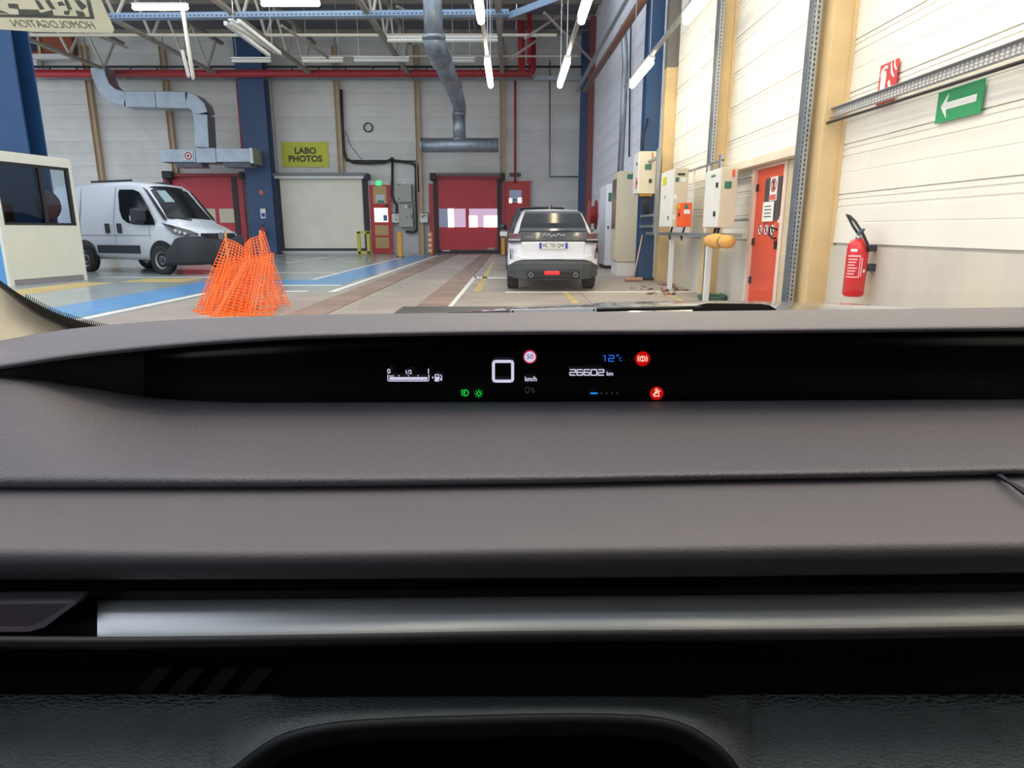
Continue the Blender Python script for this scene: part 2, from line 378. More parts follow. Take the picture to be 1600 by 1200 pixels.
for X, nm in rows:
    Z = EYE+2.9; r_ = thing('light_rail', (X, 8, Z+.12), {'right': 'thin grey suspension rail of the right row of lights, by the wall', 'middle': 'thin grey suspension rail of the middle row of lights', 'left': 'thin grey suspension rail of the left row of lights, by the round duct'}[nm], 'rail', 'light suspension rails')
    yend = 15.4
    MB().box(X-.03, X+.03, -4, yend, Z+.1, Z+.16).build('rail', M_galv, r_)
    for i, (y0, y1) in enumerate(((12.6, 14.6), (8.35, 10.3), (4.1, 6.05), (-.2, 1.8), (-4.4, -2.4))):
        pos = ['farthest', 'second from the far end', 'third from the far end', 'fourth from the far end', 'nearest'][i]
        batten3(Vector((X, y0, Z)), Vector((X, y1, Z)), 'lit fluorescent light, %s in the %s row' % (pos, nm), up=(i < 2))
def across(pa, pb, py, Z, lab, lit, grp): return batten3(aZ(pa, py, Z), aZ(pb, py, Z), lab, lit, grp, up=True, r=.07)
across(207, 294, 12, 7.5, 'lit fluorescent light hanging crosswise, left one near the card', True, 'crosswise lit lights')
across(408, 500, 6, 7.5, 'lit fluorescent light hanging crosswise at the top, right one', True, 'crosswise lit lights')
for a_, b_, y_, w_ in ((362, 424, 95, 'first'), (472, 537, 95, 'second'), (553, 640, 94, 'third'), (700, 742, 95, 'fourth')):
    across(a_, b_, y_, 7.6, 'unlit pale fluorescent light crosswise by the red pipe, %s from the left' % w_, False, 'unlit crosswise lights')
across(605, 778, 63, 7.6, 'long unlit pale light crosswise behind the round duct', False, 'unlit crosswise lights')
t = batten3(aZ(360, 36, 6.5), aZ(430, 82, 6.5), 'unlit twin tube light fixture with slanted white reflector, upper left', False, 'twin tube fixture')
A, B = aZ(352, 36, 6.5), aZ(420, 86, 6.5)
MB().bar(A, B, .09, .1).build('reflector', M_white, t); MB().bar(A+Vector((.35, 0, .05)), B+Vector((.35, 0, .05)), .09, .1).build('reflector', M_white, t)
batten3(aY(285, 14, 22), aY(302, 125, 22.5), 'unlit light stick hanging almost upright left of the twin tube fixture', False, 'hanging sticks', up=False, r=.05)
batten3(aY(285, 82, 24), aY(295, 122, 24.2), 'shorter unlit light stick hanging behind the upright one', False, 'hanging sticks', up=False, r=.05)

# ================================================================== DUCTS
t = thing('rectangular_duct', aY(320, 255, 31.5), 'galvanised rectangular duct with an S bend and wide plenum above left red door', 'duct')
def rect_sweep(pts, w, h, name, m_, parent):
    mb = MB(); rings = []
    n = len(pts)
    for i, p in enumerate(pts):
        d = (pts[min(i+1, n-1)]-pts[max(i-1, 0)]); d.y = 0; d.normalize()
        nrm = Vector((-d.z, 0, d.x)); dep = Vector((0, w/2, 0))
        rings.append([p+nrm*h/2-dep, p+nrm*h/2+dep, p-nrm*h/2+dep, p-nrm*h/2-dep])
    return mb.loft(rings).build(name, m_, parent, bevel=.02)
P_ = lambda x, y: aY(x, y, 31.5)
rect_sweep([P_(160, 108), P_(163, 122), P_(171, 140), P_(185, 152), P_(203, 157)], .8, .62, 'duct_bend', M_duct, t)
rect_sweep([P_(203, 157), P_(250, 158)], .8, .68, 'duct_run', M_duct, t); rect_sweep([P_(250.5, 158), P_(297, 159)], .8, .7, 'duct_run', M_duct, t)
rect_sweep([P_(297.5, 159), P_(308, 162), P_(316, 170), P_(319, 180)], .8, .68, 'duct_elbow', M_duct, t)
rect_sweep([P_(319, 180.5), P_(322, 232)], .8, .62, 'duct_drop', M_duct, t)
def pxbox(name, x0, y0, x1, y1, Y, d, m_, parent=None, bev=0, mb=None):
    xm, ym = (x0+x1)/2, (y0+y1)/2
    xa, xb, za, zb = aY(x0, ym, Y).x, aY(x1, ym, Y).x, aY(xm, y1, Y).z, aY(xm, y0, Y).z
    q = (mb or MB()).box(xa, xb, Y, Y+d, za, zb)
    return q if mb is not None else q.build(name, m_, parent, bevel=bev)
pxbox('plenum', 250, 233, 305, 253, 31.2, 1.0, M_duct, t, .01); pxbox('plenum', 305.6, 231, 337, 254, 31.2, 1.0, M_duct, t, .01); pxbox('plenum', 337.6, 232, 390, 253, 31.2, 1.0, M_duct, t, .01)
pxbox('end_flange', 390, 231, 395, 255, 31.1, 1.2, M_galv, t)
for x0, x1 in ((270, 316), (346, 392)):
    A, B, C, D = aY(x0, 253, 31.3), aY(x1-3, 253, 31.3), aY(x1, 261, 31.1), aY(x0+6, 261, 31.1)
    MB().prism([A, B, C, D], (0, .8, 0)).build('outlet_hood', M_duct, t)
s = thing('duct_sign', aY(294, 243, 31.17), 'small white square sign with red circle on the grey plenum', 'sign')
pxbox('plate', 287, 237, 301, 250, 31.17, .02, M_paper, s)
c = aY(294, 243.5, 31.165); disc(MB(), c, .17, r0=.12).build('ring', M_redp, s); disc(MB(), c, .05).build('symbol', M_ink, s)
# round duct
t = thing('round_duct', aY(717, 227, 30), 'galvanised round duct angling down to a horizontal tee in front of far wall', 'duct')
MB().tube([aY(657, 227, 30), aY(779, 227, 30)], .3, 20).build('tee_run', M_duct, t, smooth=True)
MB().tube([aY(718, 220, 30), aY(717, 176, 30)], .27, 20).build('drop', M_duct, t, smooth=True)
MB().tube([aY(717.5, 180, 30), aY(718, 166, 29.9), aY(708, 135, 27)], [.27, .29, .32], 20).build('elbow', M_duct, t, smooth=True)
MB().tube([aY(708, 136, 27), aY(690, 92, 23.5)], .33, 20).build('inclined_run', M_duct, t, smooth=True)
MB().tube([aY(690, 93, 23.5), aY(682, 75, 22), aY(678, 58, 21.2)], .33, 20).build('elbow', M_duct, t, smooth=True)
MB().tube([aY(678, 60, 21.2), aY(674, -30, 21)], .28, 20).build('riser', M_duct, t, smooth=True)
for p, q, r in (((657.5, 227, 30), (660, 227, 30), .32), ((708, 137, 27.1), (707, 134, 26.9), .36), ((690, 94, 23.6), (689.3, 91, 23.4), .36), ((678, 62, 21.2), (677.8, 57, 21.2), .35), ((717, 219, 30), (717, 216, 30), .3), ((717, 180, 30), (717, 177, 30), .3)):
    MB().tube([aY(*p), aY(*q)], r, 20).build('joint_ring', M_galv, t, smooth=True)
M_spiral = M_galv
for i in range(11):
    x = 664+i*11
    if 706 < x < 728: continue
    MB().tube([aY(x, 227, 30), aY(x+.8, 227, 30)], .306, 16).build('seam', M_spiral, t, smooth=True)

# ================================================================== FAR WALL FITTINGS
def win(px0, py0, px1, py1, Y, m_, parent, name='window_pane', d=.02): return pxbox(name, px0, py0, px1, py1, Y, d, m_, parent)
M_wing = mat('vision_panel', (206, 196, 170), .4)
M_out = mat('bright_window', (255, 250, 255), .3, emit=1.6, erg=(255, 250, 252))
M_outd = mat('bright_window_dim', (180, 165, 190), .3, emit=.35, erg=(235, 190, 220))
M_outg = mat('bright_window_grey', (120, 125, 150), .3, emit=.18, erg=(150, 160, 190))
Yd = YF-.32
# left red door
t = thing('roller_door', aY(322, 400, Yd), 'wide red fabric roller door behind the white van, with beige vision panels', 'door')
pxbox('header_box', 264, 271, 378, 276, Yd-.3, .3, mat('header_red', (150, 24, 38), .5), t, .02)
pxbox('curtain', 271, 276, 371, 398, Yd, .04, M_red, t)
pxbox('guide', 366, 276, 374, 399, Yd-.12, .12, M_dark, t); pxbox('guide', 266, 276, 272, 399, Yd-.12, .12, M_dark, t)
pxbox('jamb', 374.5, 272, 383, 399, Yd-.08, .1, M_redp, t); pxbox('jamb', 261, 276, 266, 399, Yd-.08, .1, M_redp, t)
win(313, 326, 337, 348, Yd-.03, M_wing, t); win(343, 326, 368, 348, Yd-.03, M_wing, t)
pxbox('motor', 252, 267, 268, 279, Yd-.5, .4, M_black, t, .05); pxbox('motor', 372, 268, 380, 280, Yd-.5, .3, M_dark, t, .05)
# white shutter
t = thing('roller_shutter', aY(505, 394, Yd), 'closed off-white roller shutter under the yellow sign', 'door')
M_shut = mat('shutter_white', (244, 238, 222), .6, var=.08, vscale=1.0)
pxbox('curtain', 438, 277, 570, 389, Yd, .04, M_shut, t)
pxbox('header_box', 425, 270, 574, 275, Yd-.25, .3, mat('header_grey', (128, 130, 134), .5), t, .02)
pxbox('header_bar', 428, 275, 568, 279, Yd-.32, .1, M_white, t, .02)
pxbox('guide', 432, 279, 440, 391, Yd-.1, .12, M_dark, t); pxbox('guide', 568, 279, 576, 391, Yd-.1, .12, M_dark, t)
pxbox('bottom_bar', 438, 388, 572, 392, Yd-.05, .06, M_dark, t); pxbox('sill', 440, 392, 574, 396.5, Yd-.06, .2, mat('sill_grey', (205, 205, 205), .6), t)
pxbox('jamb', 424, 283, 431, 396, Yd-.05, .08, mat('jamb_grey', (168, 162, 150), .6), t)
pxbox('motor', 570, 271, 577, 281, Yd-.5, .35, M_dark, t, .06)
# labo photos
s = thing('wall_sign', aY(477, 262, YF-.1), 'yellow rectangular sign reading LABO PHOTOS above the white shutter', 'sign')
pxbox('board', 440, 222, 513, 261, YF-.1, .03, M_sign_y, s)
text('lettering', 'LABO', .40, aY(477, 236, YF-.115), UP, M_ink, s, bold=.012, sx=1.05); text('lettering', 'PHOTOS', .40, aY(477, 248.5, YF-.115), UP, M_ink, s, bold=.012, sx=1.05)
# far pedestrian door
t = thing('personnel_door', aY(596, 397, Yd), 'narrow red framed door with a bright pane beside the white shutter', 'door')
M_dr = mat('door_red2', (190, 40, 44), .5); M_tan = mat('door_tan', (190, 160, 104), .5, var=.08)
pxbox('frame', 577.5, 282, 611.5, 397, Yd+.02, .05, mat('frame_white', (214, 212, 212), .6), t)
pxbox('leaf', 579, 289, 612, 396, Yd-.03, .06, M_dr, t)
for y0, y1, x0 in ((291, 318, 583), (352, 368, 586), (371, 388, 587)): pxbox('door_panel', x0, y0, x0+21, y1, Yd-.05, .03, M_tan, t)
win(585, 325, 606, 347, Yd-.05, mat('lit_pane', (255, 244, 220), .4, emit=.9, erg=(255, 240, 210)), t, 'glass_pane')
pxbox('notice', 587, 304, 601, 316, Yd-.06, .02, mat('notice_grey', (206, 210, 212), .6), t); pxbox('notice', 590, 313, 600, 317, Yd-.065, .02, M_green, t)
pxbox('sticker', 599, 336, 605, 345, Yd-.06, .02, mat('sticker_blue', (90, 100, 170), .5), t); pxbox('door_closer', 601, 320, 607, 323, Yd-.08, .05, M_dark, t)
s = pxbox('exit_sign', 587, 282, 596, 290, Yd-.12, .06, mat('exit_lit', (60, 200, 120), .4, emit=.5, erg=(90, 230, 150))); tag(s, 'small glowing green exit sign over the narrow red framed door', 'sign')
# electrical boxes on far wall
def ebox(name, x0, y0, x1, y1, lab, d=.3, m_=None, extras=(), cat='electrical box', grp=None):
    b = thing(name, aY((x0+x1)/2, y1, YF-.1), lab, cat, grp)
    pxbox('housing', x0, y0, x1, y1, YF-.08-d, d, m_ or M_cab, b, .02)
    for (nm, a0, b0, a1, b1, mm) in extras: pxbox(nm, a0, b0, a1, b1, YF-.1-d, .02, mm, b)
    return b
M_cabg = mat('cabinet_greygreen', (172, 172, 160), .5)
ebox('electrical_box', 621, 287, 643, 316, 'upper grey electrical box on far wall right of the narrow door', .4, M_cabg, (('label_plate', 629, 285.5, 633, 288, M_paper), ('latch', 622, 288, 623.5, 290, M_dark), ('latch', 623, 310, 624.5, 312, M_dark)))
ebox('electrical_box', 623, 318.5, 645, 355, 'lower grey electrical box on far wall, under the other one', .4, M_cabg, (('label_plate', 632, 321, 636, 325, M_paper), ('label_plate', 637.5, 320, 642.5, 325, M_dgreen), ('latch', 635, 338, 636.5, 340, M_dark), ('handle', 642, 336, 643.5, 341, M_black)))
ebox('switch_box', 612, 334, 623, 348, 'small light grey switch box left of the lower electrical box', .25, M_cabl, (('button', 618, 336, 619.5, 338, M_dark), ('button', 618, 342, 619.5, 344, M_dark)))
ebox('switch_box', 656, 334, 668.5, 348, 'small light grey switch box on the beige post left of right red door', .3, M_cabl, (('button', 663, 336, 665, 338, M_dark), ('button', 659, 336, 662, 340, M_dgreen)))
# cables
C_ = lambda *p: [aY(x, y, YF-.22) for x, y in p]
pipe('power_cable', C_((533, 140), (535, 200), (537, 235), (541, 248), (552, 254), (575, 255), (600, 254), (610, 250), (613, 247)), .07, M_black, 'thick black cable swooping from the roof to the hook above the boxes', 'cable')
pipe('power_cable', C_((613, 246), (613, 305), (616, 315), (620, 320), (620, 335)), .06, M_black, 'black cable dropping from the hook to the small switch box', 'cable')
pipe('power_cable', C_((614, 251), (640, 254), (648, 257), (650, 265), (650, 305), (652, 340), (652, 358), (646, 363), (634, 362)), .07, M_black, 'black cable looping round the right side of the electrical boxes', 'cable')
pipe('power_cable', C_((540, 251), (612, 251), (650, 252), (653, 260), (654, 300)), .035, M_dark, 'thin dark cable running level above the electrical boxes', 'cable')
cc = aY(575, 199, YF-.16)
pipe('cable_coil', [cc+Vector((.2*math.cos(k*.5)*(1+.02*k/5), .01*k/5, .2*math.sin(k*.5))) for k in range(38)], .025, M_dark, 'small dark coil of cable hung on the far wall', 'coil', n=6)
pipe('loose_wire', C_((540, 205), (548, 228), (560, 243), (566, 249)), .015, M_dark, 'thin loose wire hanging on the far wall left of the coil', 'wire', n=5)
# right red door
t = thing('roller_door', aY(730, 395, Yd), 'red fabric roller door with bright windows straight ahead, left of the parked car', 'door')
pxbox('header_box', 672, 270, 786, 274.5, Yd-.3, .35, mat('header_grey2', (120, 105, 105), .5), t, .02)
pxbox('header_red', 678, 274.5, 782, 279, Yd-.2, .2, MATS['header_red'], t)
pxbox('curtain', 683, 276, 780, 391, Yd, .04, M_red, t)
pxbox('guide', 678, 280, 684, 396, Yd-.12, .12, M_dark, t); pxbox('guide', 777, 280, 784, 396, Yd-.12, .12, M_dark, t)
pxbox('jamb', 671, 287, 678, 396, Yd-.08, .1, M_redp, t); pxbox('jamb', 784, 284, 789, 396, Yd-.08, .1, M_redp, t)
pxbox('bottom_bar', 684, 390.5, 778, 395.5, Yd-.05, .07, M_dark, t)
for x0, x1, mm in ((686, 700, M_outg), (700, 709, M_out), (709, 727.5, M_outd)): win(x0, 326, x1, 355, Yd-.03, mm, t)
for x0, y0, x1, y1, mm in ((733, 326, 777, 337, M_outd), (733, 337, 746, 355, M_out), (746, 337, 756, 355, M_outd), (756, 337, 777, 355, M_out)): win(x0, y0, x1, y1, Yd-.03, mm, t)
pxbox('plate', 762, 387, 773, 390.5, Yd-.04, .03, mat('plate_grey', (170, 160, 160), .5), t); pxbox('plate', 691, 391, 703, 392.5, Yd-.07, .03, M_white, t)
pxbox('motor', 671, 270, 680, 282, Yd-.6, .4, M_black, t, .06); pxbox('motor', 781, 270, 789, 282, Yd-.6, .4, M_black, t, .06)
# side door red, right
t = thing('personnel_door', aY(808, 396, Yd), 'red side door with a small window behind the parked white car', 'door')
pxbox('leaf', 790, 285, 828, 396, Yd, .05, mat('door_red3', (188, 44, 40), .5), t); pxbox('frame', 790, 283, 830, 286, Yd-.02, .06, M_dr, t)
win(796, 297, 815, 316, Yd-.02, M_outg, t); win(795.5, 310, 800, 317, Yd-.03, M_out, t); win(809, 309, 815, 317, Yd-.03, M_out, t); pxbox('notice', 801, 311, 808, 314, Yd-.03, .02, M_green, t)
s = pxbox('exit_sign', 796, 270, 814, 276, YF-.1, .04, mat('sign_green_dull', (60, 100, 80), .6)); tag(s, 'flat dull green sign on the far wall above the red side door', 'sign')
# bollards & guard
def bollard(px, y0, y1, lab, m_, r=.08, worn=False):
    g = aZ(px, y1); t = thing('bollard', g, lab, 'bollard')
    top = aY(px, y0, g.y).z; g.x = aY(px, (y0+y1)/2, g.y).x; WL[t.name] = g; t.location = g
    MB().box(g.x-r, g.x+r, g.y-r, g.y+r, 0, top).build('post', m_, t, bevel=.02)
    MB().box(g.x-r*1.6, g.x+r*1.6, g.y-r*1.6, g.y+r*1.6, 0, .03).build('base_plate', M_dark, t)
    if worn:
        for k in range(4): MB().box(g.x-r*1.03, g.x+r*.5, g.y-r*1.05, g.y, .15+k*.25, .25+k*.25).build('worn_patch', M_white, t)
bollard(625, 362, 402, 'plain yellow bollard in front of the electrical boxes', M_bollard, .1)
bollard(673, 362, 398, 'worn orange and white bollard left of the right red door', mat('bollard_orange', (220, 128, 50), .5, var=.2), .1, True)
bollard(786, 368, 399, 'yellow bollard right of the right red door beside parked car', M_bollard, .09)
bollard(350, 357, 398, 'slim rusty bollard behind the orange netting', mat('bollard_rust', (190, 140, 90), .6), .07)
g = aZ(568, 398); t = thing('door_guard', g, 'yellow steel guard frame at the foot of the white shutter', 'guard')
for x0, y0, x1, y1, nm in ((558, 362, 563, 399, 'post'), (573, 362, 578, 396, 'post'), (558, 361, 578, 365, 'rail'), (560, 393, 579, 397, 'rail')): pxbox(nm, x0, y0, x1, y1, g.y, .12, M_py, t)
# blue column far left + its signs
def hcol(name, x0, x1, y0, y1, z1, m_, lab):
    t = thing(name, ((x0+x1)/2, y0, 0), lab, 'column')
    MB().box(x0, x1, y0, y0+.06, 0, z1).build('flange', m_, t); MB().box(x0, x1, y1-.06, y1, 0, z1).build('flange', m_, t)
    MB().box((x0+x1)/2-.04, (x0+x1)/2+.04, y0+.06, y1-.06, 0, z1).build('web', m_, t)
    MB().box(x0-.08, x1+.08, y0-.08, y1+.08, 0, .05).build('base_plate', M_dark, t)
    return t
xa, xb = aY(384, 270, 32.6).x, aY(424, 270, 32.6).x
hcol('steel_column', xa, xb, 32.5, 33.2, 10, M_blk, 'blue steel column between the left red door and the white shutter')
s = pxbox('small_sign', 405, 297, 411, 304, 32.46, .02, mat('sign_or', (196, 110, 80), .6)); tag(s, 'tiny orange sign high on the far blue column', 'sign')
s = thing('small_sign', aY(411, 341, 32.46), 'small white and blue sign on the far blue column', 'sign')
pxbox('plate', 407, 326, 415, 341, 32.46, .02, M_paper, s); pxbox('symbol', 408.5, 333, 414, 339, 32.45, .01, mat('sign_bl', (40, 70, 150), .6), s)
t = thing('fire_extinguisher', aY(412, 374, 32.2), 'small far red fire extinguisher on the far blue column behind the netting', 'extinguisher')
c0 = aY(412, 374, 32.15); MB().lathe([(.01, 0), (.1, .01), (.1, .5), (.05, .58), (.03, .6)], c0, 'z', 14).build('cylinder', M_red, t, smooth=True); MB().box(c0.x-.06, c0.x+.06, c0.y-.03, c0.y+.03, c0.z+.6, c0.z+.68).build('valve', M_black, t); MB().box(c0.x-.03, c0.x+.03, c0.y, 32.5, c0.z+.2, c0.z+.24).build('bracket', M_dark, t)
# far right corner columns
xa, xb = aY(905, 250, 33).x, aY(917, 250, 33).x
hcol('steel_column', xa, xb, 32.7, 33.2, 10, M_blk, 'slim blue column in the far right corner')
xa, xb = aX(1, 1, -1).x, 0
hcol('steel_column', 3.35, 3.58, 30.6, 31.2, 10, mat('column_red', (128, 62, 58), .6, var=.1), 'reddish brown column beside the far right corner')
# near left blue column and booth
hcol('steel_column', -13.7, -12.35, 17.6, 18.3, 11, M_blk, 'large blue steel column behind the glazed booth at far left')
A_, B_ = Vector((-10.68, 14.0, 0)), Vector((-10.28, 15.95, 0))
d_ = (B_-A_).normalized(); n_ = Vector((-d_.y, d_.x, 0)); BM = Matrix.Translation(A_) @ Matrix(((d_.x, n_.x, 0, 0), (d_.y, n_.y, 0, 0), (0, 0, 1, 0), (0, 0, 0, 1)))
t = thing('office_booth', A_, 'white panelled office booth with dark framed window at far left', 'booth')
Lb = (B_-A_).length; Hb = 2.72; zs = 1.27
M_pan = mat('booth_panel', (222, 222, 208), .5, var=.04); M_bl = mat('booth_blue', (86, 150, 206), .5)
MB(BM).box(.1, Lb-.08, 0, .05, .12, zs).build('lower_panel', M_pan, t); MB(BM).box(.1, Lb-.08, .0, .04, 0, .11).build('base_strip', mat('booth_base', (140, 136, 140), .6), t)
MB(BM).box(0, .1, -.02, .06, 0, Hb).build('corner_post', M_pan, t); MB(BM).box(Lb-.08, Lb, -.02, .06, 0, Hb).build('corner_post', M_pan, t)
MB(BM).box(.1, Lb-.08, -.02, .06, 2.56, Hb).build('top_rail', M_pan, t)
fr = MB(BM)
for a, b, c, d in ((.1, Lb-.08, zs, zs+.05), (.1, Lb-.08, 2.5, 2.56), (.1, .14, zs, 2.56), (Lb-.16, Lb-.08, zs, 2.56), (Lb*.56, Lb*.56+.08, zs, 2.56)): fr.box(a, b, -.01, .05, c, d)
fr.build('window_frame', M_dark, t)
MB(BM).box(.14, Lb*.56, .018, .026, zs+.05, 2.5).build('glass_pane', glass('booth_glass_dark', (.42, .46, .48), .12), t); MB(BM).box(Lb*.56+.08, Lb-.16, .018, .026, zs+.05, 2.5).build('glass_pane', glass('booth_glass', (.8, .86, .9), .1), t)
MB(BM).box(0, .05, .06, 3.4, 0, Hb).build('end_panel', M_bl, t)
MB(BM).box(.1, Lb-.1, 3.2, 3.3, 0, zs).build('rear_panel', M_pan, t); MB(BM).box(0, Lb, 0, 3.4, Hb, Hb+.05).build('roof', M_pan, t)
MB(BM).box(Lb-.06, Lb, .06, 3.3, 0, zs).build('side_panel', M_pan, t)
MB(BM).box(.14, .4, .03, .035, zs+.07, zs+.45).build('poster', mat('poster_mix', (176, 110, 70), .7, var=.5, vscale=9), t)
s = thing('office_chair', BM @ Vector((1.54, .5, 0)), 'round backed brown chair seen through the booth window', 'chair')
MB(BM @ Matrix.Translation((1.54, .3, 0))).lathe([(.02, -.05), (.3, -.04), (.33, 0), (.3, .04), (.02, .05)], (0, 0, 1.72), 'y', 24).build('backrest', mat('chair_brown', (92, 74, 74), .8), s, smooth=True)
MB(BM @ Matrix.Translation((1.54, .5, 0))).lathe([(.02, 0), (.28, .02), (.28, .08), (.02, .1)], (0, 0, 1.1), 'z', 20).build('seat', MATS['chair_brown'], s, smooth=True)
MB(BM @ Matrix.Translation((1.54, .5, 0))).lathe([(.03, 0), (.03, 1.1)], (0, 0, 0), 'z', 10).build('stem', M_black, s)
MB(BM @ Matrix.Translation((1.54, .5, 0))).lathe([(.28, 0), (.28, .03), (.03, .08)], (0, 0, 0), 'z', 5).build('base', M_black, s)
MB(BM @ Matrix.Translation((1.54, .33, 0))).box(-.03, .03, .0, .04, 1.15, 1.5).build('back_support', M_black, s)
# mezzanine window block upper left
t = thing('mezzanine_office', aY(60, 90, 33.0), 'brown red framed office window high on far wall at upper left', 'office')
pxbox('wall_panel', 22, 44, 112, 85, 33.2, .3, mat('mezz_orange', (158, 84, 56), .7, var=.1), t); pxbox('glass_pane', 26, 58, 58, 80, 33.15, .03, mat('mezz_glass', (60, 62, 84), .2), t)
pxbox('sill', 18, 84, 108, 92, 33.0, .4, M_white, t); pxbox('frame', 58, 56, 62, 84, 33.12, .06, M_beige, t); pxbox('lower_panel', 20, 93, 58, 108, 33.1, .3, M_white, t)

# ================================================================== RIGHT WALL FITTINGS
# beige posts
def wpost(y0, y1, x0, m_, lab, z1=9.5, split=None):
    t = thing('wall_post', (3.5, y0, 0), lab, 'post')
    f_ = [(0, split, m_), (split, z1, mat('post_grey', (112, 108, 100), .6))] if split else [(0, z1, m_)]
    for za, zb, mm in f_:
        MB().box(x0, XR+.01, y0, y1, za, zb).build('shaft', mm, t, bevel=.008); MB().box(XR-.045, XR+.0, y0-.03, y0, za, zb).build('edge_flange', mm, t)
    return t
wpost(7.5, 7.92, 3.36, M_beige, 'beige wall post right of the orange door, behind the perforated tray')
wpost(11.5, 11.86, 3.36, M_beige, 'beige wall post left of the orange door, by the yellow wrapped bundle')
wpost(15.35, 15.62, 3.36, M_beige, 'beige and dark topped post right of the near blue column', split=4.6)
MB_ = hcol('steel_column', 3.0, 3.34, 15.7, 16.15, 10, M_blk, 'tall blue steel column beside the electrical boxes on the right')
# white strip panel
tag(MB().box(3.5, 3.56, 15.64, 16.2, 1.2, 9).build('trim_9', M_cladw), kind='structure')
# lintel
tag(MB().box(3.36, 3.6, 7.95, 11.48, 2.035, 2.15).build('trim_10', mat('lintel_cream', (226, 214, 192), .6, var=.1), bevel=.01), kind='structure')
# orange door
t = thing('fire_door', (3.5, 9.6, 0), 'plain orange door with warning notices set in the right wall', 'door')
MB().box(3.52, 3.57, 8.78, 9.77, .02, 2.0).build('leaf', mat('door_orange', (222, 84, 54), .5, var=.08, vscale=2), t)
M_jam = mat('jamb_cream', (228, 208, 192), .6, var=.08)
MB().box(3.47, 3.6, 9.77, 9.87, 0, 2.03).build('jamb', M_jam, t); MB().box(3.49, 3.6, 8.68, 8.78, 0, 2.03).build('jamb', M_jam, t)
MB().box(3.5, 3.6, 8.78, 9.77, 2.0, 2.03).build('head', M_jam, t)
MB().box(3.505, 3.52, 8.86, 9.42, 1.3, 1.85).build('notice_board', mat('notice_dark', (70, 66, 70), .6), t)
n1 = MB().box(3.497, 3.505, 8.98, 9.22, 1.55, 1.86).build('notice', M_paper, t)
disc(MB(), (3.497, 9.1, 1.75), .09, 'x', .004, r0=.072).build('red_ring', M_redp, n1); MB().bar((3.494, 9.04, 1.69), (3.494, 9.16, 1.81), .004, .014).build('bar', M_redp, n1); MB().box(3.493, 3.497, 9.07, 9.13, 1.69, 1.81).build('symbol', M_ink, n1); MB().box(3.493, 3.497, 9.0, 9.2, 1.56, 1.63).build('red_strip', mat('notice_red', (226, 96, 86), .6), n1)
n2 = MB().box(3.488, 3.496, 9.02, 9.4, 1.28, 1.54).build('notice', M_paper, t)
for k in range(4): MB().box(3.484, 3.488, 9.08+.02*(k % 2), 9.33, 1.34+k*.045, 1.352+k*.045).build('print_line', M_ink, n2)
for k, yy in enumerate((9.5, 9.28, 9.06)):
    d1 = disc(MB(), (3.518, yy, 1.17), .085, 'x', .004).build('prohibition_sticker', M_paper, t)
    disc(MB(), (3.513, yy, 1.17), .085, 'x', .003, r0=.07).build('red_ring', M_redp, d1); MB().bar((3.511, yy-.045, 1.125), (3.511, yy+.045, 1.215), .003, .014).build('bar', M_redp, d1); MB().box(3.509, 3.512, yy-.018, yy+.018, 1.13, 1.21).build('symbol', M_ink, d1)
MB().tube([(3.52, 8.9, 1.17), (3.47, 8.9, 1.19), (3.46, 9.02, 1.2), (3.47, 9.04, 1.1), (3.47, 8.92, 1.06), (3.52, 8.9, 1.06)], .012, 8).build('handle', M_black, t, smooth=True)
MB().box(3.5, 3.52, 8.86, 8.93, .92, 1.03).build('lock', M_black, t); disc(MB(), (3.519, 8.86, 1.3), .045, 'x', .005).build('round_label', M_paper, t)
for z_ in (.4, .95, 1.7): MB().box(3.5, 3.52, 9.7, 9.76, z_, z_+.1).build('hinge', M_dark, t)
tag(MB().box(3.5, 3.6, 7.93, 8.67, 0, 2.03).build('trim_11', mat('reveal_beige', (206, 190, 160), .7, var=.14, vscale=2), bevel=.01), kind='structure')
# perforated trays
def ptray(p, q, w, d, lab, normal='y', n=40, sm=None, tm=None):
    """U-shaped perforated tray with slots"""
    p, q = Vector(p), Vector(q); t = thing('perforated_tray', p, lab, 'tray')
    dr = (q-p).normalized()
    if normal == 'y':  # vertical tray, open to -X/-Y
        a, b = Vector((0, 1, 0)), Vector((-1, 0, 0))
    else:              # lengthwise along Y on right wall
        a, b = Vector((0, 0, 1)), Vector((-1, 0, 0))
    def plate(c0, e1, e2, name):
        c = [c0+s1*e1/2+s2*e2/2 for s1 in (-1, 1) for s2 in (-1, 1)]
        return MB().add(c+[x+(q-p) for x in c], [(0, 1, 3, 2), (4, 6, 7, 5), (0, 4, 5, 1), (2, 3, 7, 6), (0, 2, 6, 4), (1, 5, 7, 3)]).build(name, tm or M_galv, t)
    plate(p, a*w, b*.004, 'base'); plate(p+a*w/2+b*d/2, a*.004, b*d, 'flange'); plate(p-a*w/2+b*d/2, a*.004, b*d, 'flange')
    sl = MB(); L_ = (q-p).length
    for i in range(n):
        c = p+dr*(L_*(i+.5)/n); hl = dr*(L_/n*.28)
        for k in (-.28, 0, .28):
            c1 = c+a*w*k+b*.004
            sl.prism([c1-hl-a*.008, c1+hl-a*.008, c1+hl+a*.008, c1-hl+a*.008], b*.003)
        for s_ in (-1, 1):
            c1 = c+a*(w/2+.003)*s_+b*d/2
            sl.prism([c1-hl-b*.007, c1+hl-b*.007, c1+hl+b*.007, c1-hl+b*.007], a*.003*s_)
    o = sl.build('slot', sm or M_dark, t); tag(o, kind='stuff'); return t
pt0 = ptray((3.3, 7.78, .25), (3.3, 7.78, 8), .2, .06, 'tall perforated steel tray upright right of the orange door', n=150)
MB().bar((3.3, 7.68, .25), (3.3, 7.25, .02), .06, .012, (1, 0, 0)).build('foot', M_galv, pt0)
